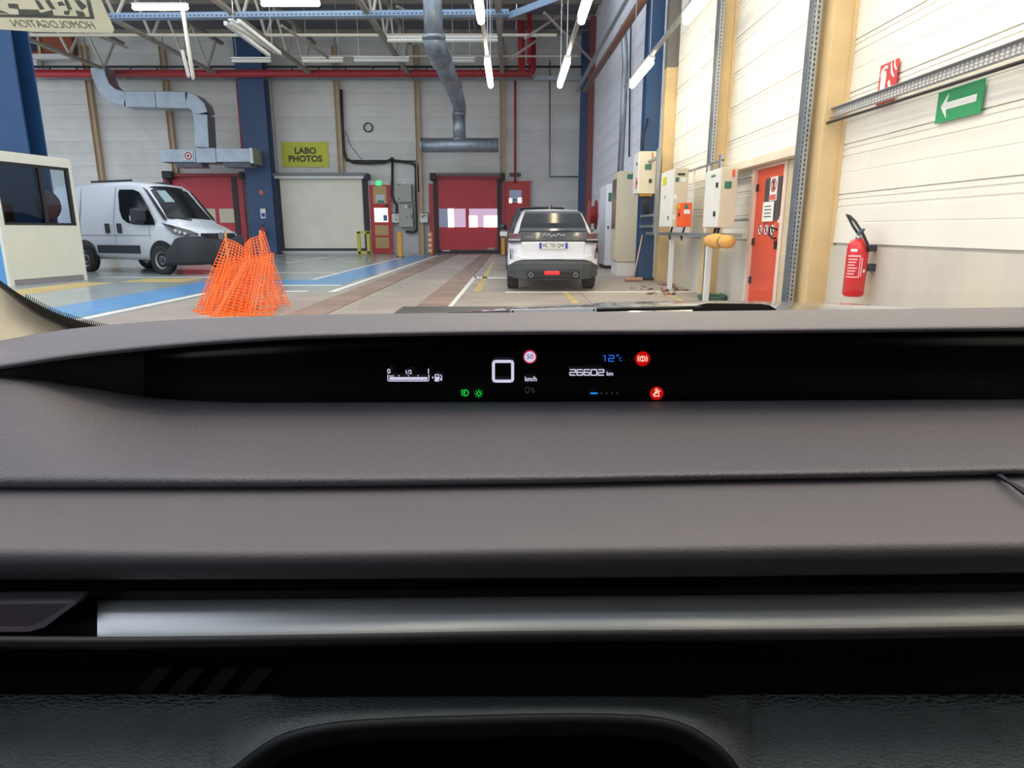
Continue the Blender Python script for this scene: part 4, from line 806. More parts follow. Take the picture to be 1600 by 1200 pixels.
# van
def van():
    th = math.radians(-23); S = 1.08
    fw = Vector((-9.33, 17.75, 0))          # near front wheel on the ground
    # local frame: x = along length (front +), y = away from viewer, z up; front axle at x=0, near side y=0
    T = Matrix.Translation(fw) @ Matrix.Rotation(th, 4, 'Z') @ Matrix.Scale(S, 4)
    t = thing('delivery_van', fw, 'white delivery van with black bumper standing behind the booth', 'van')
    WD = 1.84
    def ring(x, zb, zs_, zt, ins, top_in):
        c = WD/2; hw = c-ins; ht = c-top_in
        h = [(0, zb), (hw*.9, zb), (hw, zb+.12), (hw, (zb+zs_)/2), (hw*.995, zs_), (ht*1.0, max(zs_+.03, zt-.1)), (ht*.9, zt), (0, zt+.02)]
        return [Vector((x, c+y, z)) for y, z in h]+[Vector((x, c-y, z)) for y, z in reversed(h) if y > 1e-6]
    st = [(.92, .5, .88, .95, .45, .5), (.84, .4, .95, 1.03, .22, .3), (.66, .36, 1.02, 1.1, .1, .22), (.4, .34, 1.08, 1.18, .03, .17), (.12, .34, 1.14, 1.26, .0, .14), (.02, .34, 1.2, 1.36, 0, .16), (-.35, .34, 1.25, 1.78, 0, .2), (-.62, .34, 1.25, 2.08, 0, .22), (-.85, .34, 1.25, 2.2, 0, .22), (-1.3, .34, 1.25, 2.26, 0, .2), (-3.9, .34, 1.25, 2.26, 0, .18), (-4.0, .36, 1.25, 2.2, .04, .2)]
    b = MB(T); b.loft([ring(*s) for s in st]); b.build('body', mat('van_white', (206, 212, 220), .3, coat=.3), t, smooth=True)
    def top(x):
        for (xa, *_a), (xb, *_b) in zip(st, st[1:]):
            if xb <= x <= xa: f = (xa-x)/(xa-xb); return [p+(q-p)*f for p, q in zip(_a, _b)]
    # windscreen
    ws = MB(T); R = []
    for x, hw in ((.05, .8), (-.18, .78), (-.4, .74), (-.6, .7), (-.72, .66)):
        a = top(x); z = a[2]+.028; c = WD/2
        R.append([Vector((x, c-hw, z-.045)), Vector((x, c-hw*.5, z)), Vector((x, c, z+.01)), Vector((x, c+hw*.5, z)), Vector((x, c+hw, z-.045))])
    ws.loft(R, cap=False, closed=False); o = ws.build('windscreen', M_glassd, t, smooth=True)
    R2 = MB(T).box(-.42, -.38, .55, .85, 1.55, 1.9)
    a_ = [Vector((-.3, .5, top(-.3)[2]+.02)), Vector((-.3, .78, top(-.3)[2]+.035)), Vector((-.55, .74, top(-.55)[2]+.035)), Vector((-.55, .5, top(-.55)[2]+.02))]
    MB(T).prism(a_, (.02, 0, .02)).build('paper', mat('van_paper', (150, 175, 180), .6), o)
    # side glass
    def sy(z): return -.012+max(0, (z-1.25)/.93)*.21
    poly = [(-.12, 1.2), (-.14, 1.3), (-.5, 1.75), (-.74, 2.0), (-.95, 2.06), (-1.44, 2.07), (-1.47, 1.97), (-1.38, 1.55), (-1.25, 1.35), (-1.05, 1.25), (-.6, 1.2)]
    MB(T).prism([(x, sy(z), z) for x, z in poly], (0, -.015, 0)).build('side_window', M_glassd, t)
    M_vb = mat('van_black', (46, 50, 57), .65)
    # mirror
    MB(T).loft([[Vector((x, y, z)) for y, z in ((-.28, zb), (-.28, zt), (-.02, zt), (-.02, zb))] for x, zb, zt in ((-.36, 1.3, 1.55), (-.5, 1.2, 1.6), (-.62, 1.22, 1.58))]).build('door_mirror', M_vb, t, bevel=.03)
    MB(T).box(-.66, -.62, -.26, -.14, 1.3, 1.42).build('mirror_lamp', M_lamp, t)
    # door handles, rub strip, seams
    for x in (-1.4, -1.84): MB(T).box(x-.08, x+.08, -.03, 0, 1.0, 1.24).build('door_handle', M_vb, t, bevel=.03)
    MB(T).box(-2.3, -.75, -.025, .01, .5, .7).build('rub_strip', M_vb, t, bevel=.01)
    M_seam = mat('seam_grey', (150, 152, 158), .6)
    for x in (-.35, -1.6, -2.9): MB(T).box(x-.006, x+.006, -.004, .02, .45 if x < -1 else .85, 1.24).build('door_seam', M_seam, t)
    for x in (-1.6, -2.9): MB(T).prism([(x-.006, 0, 1.24), (x+.006, 0, 1.24), (x+.006, .19, 2.12), (x-.006, .19, 2.12)], (0, -.012, 0)).build('door_seam', M_seam, t)
    MB(T).box(-3.9, -.3, -.008, .02, .94, .955).build('body_crease', M_seam, t)
    # wheel arch + wheels
    for x in (0, -2.8):
        for yy, sg in ((0, -1), (WD, 1)):
            mb = MB(T); mb.lathe([(.02, 0), (.43, 0), (.43, .05), (.02, .05)], (x, yy+(-.015 if sg < 0 else -.035), .4), 'y', 28); mb.build('wheel_arch', M_black, t)
            w = MB(T); w.lathe([(.22, -.1), (.31, -.1), (.35, -.07), (.35, .08), (.31, .1), (.22, .1), (.22, -.1)], (x, yy+sg*.02+.06*(-sg), .35), 'y', 28); wo = w.build('tyre', M_tyre, t)
            w = MB(T); w.lathe([(.02, -.06), (.1, -.075), (.12, -.04), (.2, -.06), (.225, -.09), (.225, .09), (.2, .06), (.02, .06)], (x, yy+sg*.02+.06*(-sg), .35), 'y', 22); w.build('rim', M_rim, wo)
            w = MB(T); w.lathe([(.02, 0), (.07, 0), (.07, .02), (.02, .02)], (x, yy+sg*.02+.06*(-sg)+sg*.085-.01, .35), 'y', 16); w.build('hub_cap', M_bump, wo)
    # front bumper
    R = []; c = WD/2
    for i in range(-16, 17):
        f = i/16; ang = abs(f)**1.6; hwf = 1.03*math.sin(min(1, abs(f)*1.15)*PI/2)*(1 if f >= 0 else -1); x = .25+.78*(1-abs(f)**3.2); zt = .84+.1*math.sin(min(1, abs(f)*1.1)*PI)-(.3*max(0, abs(f)-.8)/.2)
        R.append([Vector((x-.05, c+hwf*.98, .24)), Vector((x, c+hwf, .34)), Vector((x+.02, c+hwf, (.22+zt)/2)), Vector((x-.02, c+hwf*.99, zt-.03)), Vector((x-.06, c+hwf*.96, zt)), Vector((x-.3, c+hwf*.8, zt)), Vector((x-.3, c+hwf*.8, .24))])
    MB(T).loft(R).build('front_bumper', M_vb, t, smooth=True)
    MB(T).box(.86, 1.0, c-.5, c+.5, .87, 1.0).build('grille', M_black, t, bevel=.03); disc(MB(T), (1.02, c, .93), .09, 'x').build('badge', M_rim, t)
    # headlight near side
    hl = MB(T); hl.prism([(.12, -.01, 1.22), (.4, .05, 1.16), (.76, .22, 1.05), (.9, .36, .96), (.7, .1, .94), (.42, -.01, 1.0)], (.05, -.06, .03)); hl = hl.build('headlamp', mat('headlamp_dark', (70, 72, 76), .15, coat=.6), t)
    for p in ((.62, .03, 1.0), (.72, .09, .97), (.55, -.02, 1.04)): MB(T).lathe([(.01, -.03), (.04, -.02), (.04, .02), (.01, .03)], (p[0]+.06, p[1]-.04, p[2]+.02), 'y', 10).build('lamp_bulb', M_lamp, hl, smooth=True)
    # bonnet
    MB(T).tube([(-.02, .25, 1.4), (.1, .9, 1.33)], .015, 6).build('wiper', M_black, t)
    for y0 in (.4, 1.5): MB(T).box(-2.8, -1.3, y0, y0+.05, 2.28, 2.33).build('roof_bar', M_vb, t)  # dark bars added on the roof, standing in for door framing behind
    return t
van()

# ================================================================== ORANGE NETTING
M_net = mat('net_orange', (255, 124, 50), .5)
t = thing('barrier_netting', aZ(375, 490), 'orange plastic barrier netting draped into a peaked heap on the floor', 'netting')
def sheet(c, nu, nv, amp, ph):
    TL, TR, BR, BL = c; V = []; Fc = []
    nrm = (TR-TL).cross(BL-TL).normalized()
    for j in range(nv+1):
        for i in range(nu+1):
            u, v = i/nu, j/nv
            p = (TL*(1-u)+TR*u)*(1-v)+(BL*(1-u)+BR*u)*v
            p = p+nrm*amp*math.sin(u*PI*3.2+ph+v*1.5)*(.3+v); p.z = max(p.z, .012); V.append(p)
    for j in range(nv):
        for i in range(nu): a = j*(nu+1)+i; Fc.append((a, a+1, a+nu+2, a+nu+1))
    mb = MB(); mb.add(V, Fc); o = mb.build('net_sheet', M_net, t, fix=False)
    w = o.modifiers.new('w', 'WIREFRAME'); w.thickness = .024; w.use_even_offset = False; w.use_replace = True
    tag(o, kind='stuff')
q = lambda x, y, Y: aY(x, y, Y)
sheet([q(351, 370, 10.2), q(386, 388, 10.2), q(392, 503, 9.3), q(300, 494, 9.5)], 9, 26, .05, 0)
sheet([q(382, 380, 10.3), q(413, 362, 10.3), q(453, 478, 9.9), q(385, 500, 9.4)], 9, 26, .05, 1.2)
sheet([q(378, 412, 9.9), q(428, 396, 9.9), q(424, 505, 9.0), q(330, 505, 9.0)], 11, 22, .05, 2.2)
sheet([q(345, 402, 10.5), q(418, 396, 10.5), q(446, 478, 10.6), q(312, 482, 10.4)], 11, 20, .04, 3)
sheet([q(340, 420, 10.0), q(390, 400, 10.0), q(400, 505, 9.2), q(308, 503, 9.2)], 9, 22, .05, .7)
for px, y0 in ((351.5, 360), (406, 360)):
    p = aY(px, y0, 10.66); MB().box(p.x-.015, p.x+.015, 10.65, 10.68, 0, p.z).build('stake', mat('stake_wood', (190, 160, 110), .7), t)
tag(MB().box(-4.0, -3.75, 9.5, 9.75, 0.004, .1).build('wood_block', mat('block_wood', (190, 150, 100), .8, var=.2)), 'small wooden block at the foot of the orange netting', 'block')
# ================================================================== THE CAR WE SIT IN
M_pad = mat('dash_pad', (98, 93, 99), .5, bump=.55, bscale=420, spec=.55, var=.04, vscale=6)
M_pad2 = mat('dash_pad_lower', (97, 92, 97), .55, bump=.3, bscale=700, spec=.5)
M_hard = mat('dash_hard_black', (20, 20, 22), .55, spec=.35)
M_liner = mat('dash_liner', (22, 22, 23), .5, bump=.3, bscale=500, spec=.4)
M_scr = mat('screen_black', (3, 3, 4), .22, spec=.25)
M_silver = mat('silver_trim', (206, 208, 210), .34, .65, var=.03)
M_lip = mat('trim_lip', (70, 66, 68), .45)
M_fab = mat('dash_fabric', (112, 120, 125), .9, bump=.9, bscale=420, var=.15, vscale=40, bstretch=(.45, 1, 1), bdist=.0025)
def curve(pts):
    def f(x):
        if x <= pts[0][0]: i = 0
        elif x >= pts[-1][0]: i = len(pts)-2
        else: i = max(k for k in range(len(pts)-1) if pts[k][0] <= x)
        n = len(pts)
        def sl(k):
            if k == 0: return (pts[1][1]-pts[0][1])/(pts[1][0]-pts[0][0])
            if k == n-1: return (pts[-1][1]-pts[-2][1])/(pts[-1][0]-pts[-2][0])
            a = (pts[k][1]-pts[k-1][1])/(pts[k][0]-pts[k-1][0]); b = (pts[k+1][1]-pts[k][1])/(pts[k+1][0]-pts[k][0])
            return 0 if a*b <= 0 else 2*a*b/(a+b)
        (x0, y0), (x1, y1) = pts[i], pts[i+1]; h = x1-x0; u = (x-x0)/h
        if u < 0 or u > 1: return y0+(y1-y0)*u if u < 0 else y1+(y1-y0)/h*(x-x1)
        return (2*u**3-3*u*u+1)*y0+(u**3-2*u*u+u)*h*sl(i)+(-2*u**3+3*u*u)*y1+(u**3-u*u)*h*sl(i+1)
    return f
top_e = curve([(-300, 580), (-100, 545), (0, 532), (100, 515), (200, 505), (300, 498), (480, 492), (700, 489), (1000, 487), (1280, 484), (1600, 480), (1900, 477)])
lip_e = curve([(-300, 625), (-100, 592), (0, 577), (100, 562), (250, 545), (400, 533), (500, 528), (800, 522), (1100, 521), (1300, 519), (1600, 516), (1900, 514)])
dsp_b = curve([(-300, 586), (0, 588), (60, 594), (150, 608), (260, 624), (400, 629), (800, 628), (1200, 626), (1600, 624), (1900, 623)])
led_b = curve([(-300, 589), (0, 592), (60, 602), (120, 618), (200, 639), (300, 647), (480, 647), (800, 645), (1200, 643), (1600, 638), (1900, 635)])
cre_a = curve([(-300, 740), (0, 740), (400, 743), (800, 741), (1100, 736), (1400, 731), (1600, 727), (1900, 722)])
cre_b = curve([(-300, 763), (0, 764), (400, 763), (800, 758), (1100, 752), (1400, 747), (1600, 742), (1900, 736)])
low_a = curve([(-300, 850), (0, 853), (400, 857), (800, 852), (1200, 847), (1600, 842), (1900, 838)])
low_b = curve([(-300, 902), (0, 905), (800, 902), (1600, 894), (1900, 890)])
sil_t = curve([(-300, 940), (160, 940), (400, 938), (800, 934), (1200, 931), (1600, 926), (1900, 922)])
sil_b = curve([(-300, 992), (150, 995), (500, 991), (800, 986), (1300, 982), (1600, 977), (1900, 972)])
def cst(v): return lambda x: v
def yaw(v): return lambda x: v
pxs = [-300+i*37.5 for i in range(60)]
def grid(rows, xs=pxs):
    mb = MB(); V = []; Fc = []; n = len(xs)
    for (fy, fY) in rows:
        for x in xs: V.append(aY(x, fy(x), fY(x)))
    for j in range(len(rows)-1):
        for i in range(n-1): a = j*n+i; Fc.append((a, a+1, a+n+1, a+n))
    return mb.add(V, Fc)
def mix(f, g, k, d=0): return lambda x: f(x)*(1-k)+g(x)*k+d
cabO = Vector((.3, .7, .72))
dash = thing('dashboard', cabO, 'grey grained dashboard with long black display slot and silver trim strip', 'dashboard')
Ybk = curve([(-300, .8), (0, .86), (250, .93), (600, .95), (1900, .95)])
Ylp = curve([(-300, .67), (0, .70), (300, .74), (1900, .74)])
# upper pad: from the glass down over the rounded lip and back under it
rows = []
rows.append((lambda x: top_e(x)+3.0, lambda x: Ybk(x)+.13)); rows.append((lambda x: top_e(x)+.6, lambda x: Ybk(x)+.04)); rows.append((top_e, Ybk))
for k, yk in ((.12, .2), (.3, .5), (.5, .74), (.65, .87), (.78, .95), (.9, 1.0), (1.0, .98)):
    rows.append((mix(top_e, lip_e, k), (lambda yk: lambda x: Ybk(x)+(Ylp(x)-.012-Ybk(x))*yk)(yk)))
rows.append((lambda x: lip_e(x)+1, lambda x: Ylp(x)+.02)); rows.append((lambda x: lip_e(x)-2.5, lambda x: Ylp(x)+.07))
grid(rows).build('upper_pad', M_pad, dash, smooth=True, fix=False)
KD = .907
def cs_(v): return lambda x: v*KD
# display panel, liner and slot floor
Yds = curve([(-300, .70), (0, .71), (150, .75), (260, .785), (400, .79), (1900, .79)])
rows = [(lambda x: lip_e(x)-8, lambda x: Yds(x)+.006)]+[((lambda k: mix(lip_e, dsp_b, k))(k), Yds) for k in (0, .25, .5, .75, 1)]
xsd = [x for x in pxs if x >= 225]; xsl = [x for x in pxs if x <= 226]
scr = grid(rows, xsd).build('display_screen', M_scr, dash, smooth=True, fix=False)
grid(rows, xsl+[225.0] if xsl[-1] < 225 else xsl).build('slot_end_liner', M_liner, dash, smooth=True, fix=False)
Yld = curve([(-300, .68), (0, .69), (150, .715), (300, .735), (1900, .735)])
grid([(dsp_b, Yds), (mix(dsp_b, led_b, .35), lambda x: Yds(x)*.6+Yld(x)*.4), (mix(dsp_b, led_b, 1, 2), lambda x: Yld(x)+.004)]).build('slot_floor', mat('slot_floor', (96, 96, 101), .55, spec=.5), dash, smooth=True, fix=False)
# ledge pad
rows = [(lambda x: led_b(x)+3, lambda x: Yld(x)+.006), (led_b, Yld)]
for k in (.06, .2, .4, .6, .8, .93, 1.0): rows.append((mix(led_b, cre_a, k), (lambda k: lambda x: Yld(x)+(.662*KD-Yld(x))*k)(k)))
for k, y in ((.25, .657), (.55, .655), (.85, .658), (1.0, .668)): rows.append((mix(cre_a, cre_b, k), cs_(y)))
rows.append((lambda x: cre_b(x)-1, cs_(.69)))
grid(rows).build('ledge_pad', M_pad, dash, smooth=True, fix=False)
rows = [(lambda x: cre_b(x)-3, cs_(.672)), (cre_b, cs_(.664))]
for k in (.08, .3, .6, .85, 1.0): rows.append((mix(cre_b, low_a, k), (lambda k: cs_(.664+(.545-.664)*k))(k)))
for k, y in ((.12, .54), (.3, .537), (.55, .537), (.8, .54), (1.0, .55)): rows.append((mix(low_a, low_b, k), cs_(y)))
rows.append((lambda x: low_b(x)+2, cs_(.6)))
grid(rows).build('lower_pad', M_pad2, dash, smooth=True, fix=False)
grid([(lambda x: low_b(x)-4, cs_(.598)), (mix(low_b, sil_t, .5), cs_(.6)), (mix(low_b, sil_t, .55), cs_(.585)), (mix(low_b, sil_t, 1.0), cs_(.583)), (mix(sil_b, sil_b, 0), cs_(.57)), (mix(sil_b, sil_b, 0, 20), cs_(.56))]).build('air_slot', M_hard, dash, fix=False)
xs_s = [152+i*30 for i in range(60)]
grid([(lambda x: sil_t(x)-2, cs_(.584)), (lambda x: sil_t(x), cs_(.572)), (mix(sil_t, sil_b, .15), cs_(.564)), (mix(sil_t, sil_b, .35), cs_(.558)), (mix(sil_t, sil_b, .6), cs_(.552)), (mix(sil_t, sil_b, .85), cs_(.546)), (sil_b, cs_(.541))], xs_s).build('silver_trim', M_silver, dash, smooth=True, fix=False)
grid([(mix(sil_b, sil_b, 0, -1), cs_(.543)), (mix(sil_b, sil_b, 0, .5), cs_(.540)), (mix(sil_b, sil_b, 0, 9), cs_(.538)), (mix(sil_b, sil_b, 0, 15), cs_(.540)), (mix(sil_b, sil_b, 0, 18), cs_(.56))]).build('trim_lip', M_lip, dash, smooth=True, fix=False)
# glossy grey piece left of the silver trim
pts = [(-120, 940), (118, 938), (112, 952), (62, 980), (40, 985), (-120, 986)]
MB().prism([aY(x, y, .545*KD) for x, y in pts], (0, .02, -.002)).build('vent_tab', mat('vent_tab', (98, 88, 98), .35), dash, bevel=.003)
MB().prism([aY(x, y, .5445*KD) for x, y in ((-120, 981), (44, 980), (66, 972), (116, 938), (120, 942), (70, 980), (46, 987), (-120, 988))], (0, .01, 0)).build('vent_tab_edge', mat('vent_edge', (128, 118, 128), .3), dash)
# underside with slanted vanes
ub = curve([(-300, 1082), (1900, 1082)])
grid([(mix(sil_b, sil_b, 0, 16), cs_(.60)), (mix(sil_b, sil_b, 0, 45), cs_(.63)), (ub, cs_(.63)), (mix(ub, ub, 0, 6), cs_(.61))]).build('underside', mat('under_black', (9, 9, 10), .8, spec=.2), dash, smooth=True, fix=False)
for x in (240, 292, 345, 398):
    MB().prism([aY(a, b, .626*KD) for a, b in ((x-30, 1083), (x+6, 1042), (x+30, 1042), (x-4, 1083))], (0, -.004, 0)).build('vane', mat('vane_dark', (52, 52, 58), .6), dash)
# fabric panel with arched opening
arch = curve([(335, 1225), (352, 1208), (375, 1190), (410, 1163), (450, 1143), (520, 1128), (620, 1121), (750, 1117), (900, 1114), (1000, 1117), (1060, 1127), (1110, 1153), (1145, 1185), (1172, 1225)])
fb = lambda x: arch(x) if 335 < x < 1172 else 1330
xs_f = [-300+40*i for i in range(16)]+[334, 335.5, 345, 352, 362, 375, 392, 410, 430, 450, 480, 520, 570, 620, 680, 750, 820, 900, 950, 1000, 1030, 1060, 1085, 1110, 1128, 1145, 1160, 1171, 1173]+[1200+40*i for i in range(18)]
xs_f = sorted(x for x in set(xs_f))
grid([(mix(ub, ub, 0, 2), cs_(.61)), (mix(ub, ub, 0, 3), cs_(.60))]+[((lambda k: lambda x: 1085+(fb(x)-1085)*k)(k), (lambda k: lambda x: KD*(.60-.07*k*(1 if 335 < x < 1172 else 1.6)))(k)) for k in (0, .15, .35, .6, .85, 1)], xs_f).build('fabric_panel', M_fab, dash, smooth=True, fix=False)
# arch trim band
xs_a = [336, 345, 352, 362, 375, 392, 410, 430, 450, 480, 520, 570, 620, 680, 750, 820, 900, 950, 1000, 1030, 1060, 1085, 1110, 1128, 1145, 1160, 1171]
def band(off, Y):
    P = []
    for i, x in enumerate(xs_a):
        a = Vector((xs_a[max(i-1, 0)], arch(xs_a[max(i-1, 0)]))); b = Vector((xs_a[min(i+1, len(xs_a)-1)], arch(xs_a[min(i+1, len(xs_a)-1)])))
        d = (b-a).normalized(); nx, ny = -d.y, d.x
        P.append(aY(x+nx*off, arch(x)+ny*off, Y*KD))
    return P
mb = MB(); rws = [band(-1, .534), band(3, .527), band(16, .526), band(34, .54), band(36, .6)]
V = [p for r in rws for p in r]; n = len(xs_a)
mb.add(V, [(j*n+i, j*n+i+1, (j+1)*n+i+1, (j+1)*n+i) for j in range(len(rws)-1) for i in range(n-1)])
mb.build('arch_trim', mat('arch_trim', (36, 37, 42), .6), dash, smooth=True, fix=False)
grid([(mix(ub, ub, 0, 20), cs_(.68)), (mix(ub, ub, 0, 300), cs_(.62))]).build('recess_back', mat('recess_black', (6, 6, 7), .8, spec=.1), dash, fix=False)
# seam of the passenger side cover
MB().prism([aY(1549, 742.5, .661*KD), aY(1558, 742.5, .661*KD), aY(1640, 805, .575*KD), aY(1640, 790, .585*KD)], (0, -.002, .004)).build('cover_seam', mat('seam_blue', (16, 18, 34), .5), dash)
# ---- what the screen shows
YS = .782
def em(name, rgb, s): return mat(name, (4, 4, 4), .5, emit=s, erg=rgb)
E_w = em('glow_white', (226, 222, 250), .5); E_g = em('glow_green', (10, 220, 70), .5); E_r = em('glow_red', (255, 40, 20), 1.0); E_rw = em('glow_red_white', (255, 190, 170), .75); E_b = em('glow_blue', (40, 110, 215), .55); E_cy = em('glow_cyan', (30, 150, 245), .6); E_d = em('glow_dim', (90, 90, 96), .25); E_ink = mat('glow_ink', (20, 20, 60), .5)
def sq(pts, m_, name, th=.001, Y=YS): return MB().prism([aY(x, y, Y) for x, y in pts], (0, th, 0)).build(name, m_, scr)
def sbars(lines, w, m_, name, Y=YS, n=None):
    mb = MB()
    for a, b in lines: mb.bar(aY(*a, Y), aY(*b, Y), w, .001, (0, 1, 0))
    return mb.build(name, m_, scr)
PXM = YS/1020*1.0           # metres per pixel on the screen
def stext(body, x, y, h, m_, name='lettering', bold=.0003, sx=1.0): return text(name, body, h*PXM*1.38, aY(x, y, YS), UP, m_, scr, ext=.0003, bold=bold*.4, sx=sx)
def arcpts(cx, cy, r, a0, a1, n=12): return [(cx+r*math.cos(math.radians(a0+(a1-a0)*i/n)), cy+r*math.sin(math.radians(a0+(a1-a0)*i/n))) for i in range(n+1)]
def path(pts): return list(zip(pts, pts[1:]))
# fuel gauge
stext('0', 607.5, 580.5, 8, E_w); stext('1/2', 638, 581.5, 6.5, E_w); stext('1', 669.5, 580.5, 8, E_w)
sbars(path([(606, 585.5), (606, 594), (607.5, 595.3), (668.5, 595.3), (670, 594), (670, 585.5)]), 1.3*PXM, E_w, 'gauge_frame'); sq([(608.5, 589.5), (667.5, 589.5), (667.5, 593.5), (608.5, 593.5)], E_w, 'gauge_bar')
sbars([((608, 587.5), (615.5, 587.5))], 1.2*PXM, E_w, 'gauge_tick')
for x in (623, 638, 653): sq([(x-.7, 586.5), (x+.7, 586.5), (x+.7, 588), (x-.7, 588)], E_w, 'gauge_tick')
sq([(674.5, 590), (677, 588), (677, 592)], E_w, 'fuel_arrow')
sq([(679.5, 585), (686, 585), (686, 596), (679, 596)], E_w, 'fuel_pump'); sq([(681, 586.3), (684.7, 586.3), (684.7, 588.8), (681, 588.8)], M_scr, 'pump_window', Y=YS-.001); sbars(path([(686, 590), (688, 591), (688.5, 594), (690.2, 594), (690.2, 588), (688, 585.5)]), 1.2*PXM, E_w, 'pump_hose')
# speed digit
sbars(path([(771, 566), (771, 594), (773, 595.5), (799, 595.5), (801, 594), (801, 566), (799, 564.7), (773, 564.7), (771, 566)]), 4.6*PXM, E_w, 'speed_digit')
disc(MB(), aY(828, 557.5, YS), 10.2*PXM, r0=8.6*PXM, th=.0015, n=32).build('limit_ring', em('glow_pink', (235, 60, 100), .6), scr); disc(MB(), aY(828, 557.5, YS), 8.7*PXM, th=.001, n=32).build('limit_disc', E_w, scr)
text('lettering', '50', 8*PXM*1.38, aY(828, 557.5, YS-.003), UP, E_ink, scr, ext=.0003)
stext('km/h', 829.5, 592.5, 7.5, E_w, bold=.0004, sx=.95)
sbars(path(arcpts(824, 608.5, 3.6, 30, -210, 10)+[(824, 615), (827.1, 610.3)]), .8*PXM, E_d, 'route_symbol'); sbars([((831.5, 613), (831.5, 605.5)), ((831.5, 605.5), (830, 607.5)), ((834.5, 607), (834.5, 614)), ((834.5, 614), (836, 612))], .8*PXM, E_d, 'route_arrow')
# green telltales
sbars([((720.5, 609+2.6*k), (724.5, 610+2.6*k)) for k in range(4)], 1.1*PXM, E_g, 'low_beam_rays'); sbars(path([(726, 609.5), (726, 618.5)]+arcpts(727.5, 614, 4.5, 90, -90, 8)+[(726, 609.5)]), 1.4*PXM, E_g, 'low_beam_lamp')
sbars(path(arcpts(748, 615, 3.0, 0, 360, 12)), 1.3*PXM, E_g, 'side_light_ring'); sbars([((748+4.8*math.cos(a), 615+4.8*math.sin(a)), (748+6.6*math.cos(a), 615+6.6*math.sin(a))) for a in [PI/4*k for k in range(8)]], 1.2*PXM, E_g, 'side_light_rays')
# temperature and odometer, squared digits
def seg(x, y, w, h, s): 
    P = {'a': ((x, y), (x+w, y)), 'b': ((x+w, y), (x+w, y+h/2)), 'c': ((x+w, y+h/2), (x+w, y+h)), 'd': ((x, y+h), (x+w, y+h)), 'e': ((x, y+h/2), (x, y+h)), 'f': ((x, y), (x, y+h/2)), 'g': ((x, y+h/2), (x+w, y+h/2))}
    return [P[k] for k in s]
D7 = {'0': 'abcdef', '1': 'bc', '2': 'abged', '6': 'afgedc'}
for i, ch in enumerate('26602'): sbars(seg(890.3+11.1*i, 577.6, 8.8, 8.6, D7[ch]), 1.6*PXM, E_w, 'odometer_digit')
stext('km', 953, 584, 6.8, E_w, sx=.95)
sbars([((942.5, 555.6), (945.6, 555.6)), ((945.6, 555.6), (945.6, 564.6))], 1.3*PXM, E_b, 'temperature_digit'); sbars(seg(951, 555.6, 8.2, 8.8, D7['2']), 1.4*PXM, E_b, 'temperature_digit')
sbars(path(arcpts(965, 555.5, 1.5, 0, 360, 8)), .8*PXM, E_b, 'degree_mark'); stext('C', 969.5, 561.5, 6, E_b, sx=.9, bold=0)
sbars([((922.5, 614.5), (933.5, 614.5))], 2.2*PXM, E_cy, 'page_bar')
for x in (940, 948, 956, 964): sq([(x-1.5, 614), (x+1.5, 614), (x+1.5, 615.2), (x-1.5, 615.2)], E_d, 'page_dot')
# red telltales
sbars(path(arcpts(1004, 560.5, 3.9, 0, 360, 14)), 1.4*PXM, E_rw, 'brake_ring'); sbars([((1004, 558), (1004, 561.3)), ((1004, 562.4), (1004, 563))], 1.3*PXM, E_rw, 'brake_mark'); sbars(path(arcpts(1004, 560.5, 7, 140, 220, 6)), 1.4*PXM, E_rw, 'brake_arc'); sbars(path(arcpts(1004, 560.5, 7, -40, 40, 6)), 1.4*PXM, E_rw, 'brake_arc')
disc(MB(), aY(1004, 560.5, YS+.004), 12*PXM, th=.0005, n=24).build('brake_halo', em('glow_red_dim', (200, 0, 0), .5), scr)
sbars(path(arcpts(1026, 609.5, 1.8, 0, 360, 8)), 1.5*PXM, E_rw, 'belt_head'); sbars(path([(1023.5, 613), (1028.5, 613), (1030, 619), (1022, 619), (1023.5, 613)]), 1.3*PXM, E_rw, 'belt_body'); sbars([((1020, 617), (1032, 610.5))], 1.3*PXM, E_rw, 'belt_strap')
disc(MB(), aY(1026, 614.5, YS+.004), 11*PXM, th=.0005, n=24).build('belt_halo', MATS['glow_red_dim'], scr)

# ---- windscreen, pillar, sticker
WA, WB = Vector((.3, 1.12, 1.035)), Vector((.3, .22, 1.62))        # foot and head of the glass
wd = WB-WA; wn = Vector((0, -wd.z, wd.y)).normalized()
if wn.y > 0: wn = -wn
def onW(px, py, off=0.0):
    d = Vector(ray(px, py)); o = Vector((0, 0, EYE)); a = WA+wn*off
    return o+d*((a-o).dot(wn)/d.dot(wn))
ws = thing('windscreen', WA, 'clear raked car windscreen with a black border at lower left', 'windscreen')
c_ = [WA+Vector((s, 0, 0)) for s in (-.74, .76)]+[WB+Vector((s, 0, 0)) for s in (.66, -.64)]
MB().add(c_, [(0, 1, 2, 3)]).build('glass_pane', glass('windscreen_glass', (.97, .985, .98), .08), ws)
fo = [(-60, 405), (0, 440), (35, 466), (70, 487), (110, 505), (160, 515), (230, 522), (230, 545), (100, 545), (104, 517), (60, 492), (25, 462), (-60, 415)]
outer = curve([(-80, 380), (0, 438), (30, 459), (60, 476), (95, 492), (130, 503), (165, 512), (260, 530)])
inner = curve([(-80, 400), (0, 450), (30, 475), (60, 496), (95, 514), (130, 530), (165, 545), (260, 580)])
xs = list(range(-80, 261, 10))
mb = MB(); V = [onW(x, outer(x), .004) for x in xs]+[onW(x, inner(x), .004) for x in xs]; n = len(xs)
mb.add(V, [(i, i+1, n+i+1, n+i) for i in range(n-1)]).build('border_band', M_black, ws, fix=False)
mb = MB()
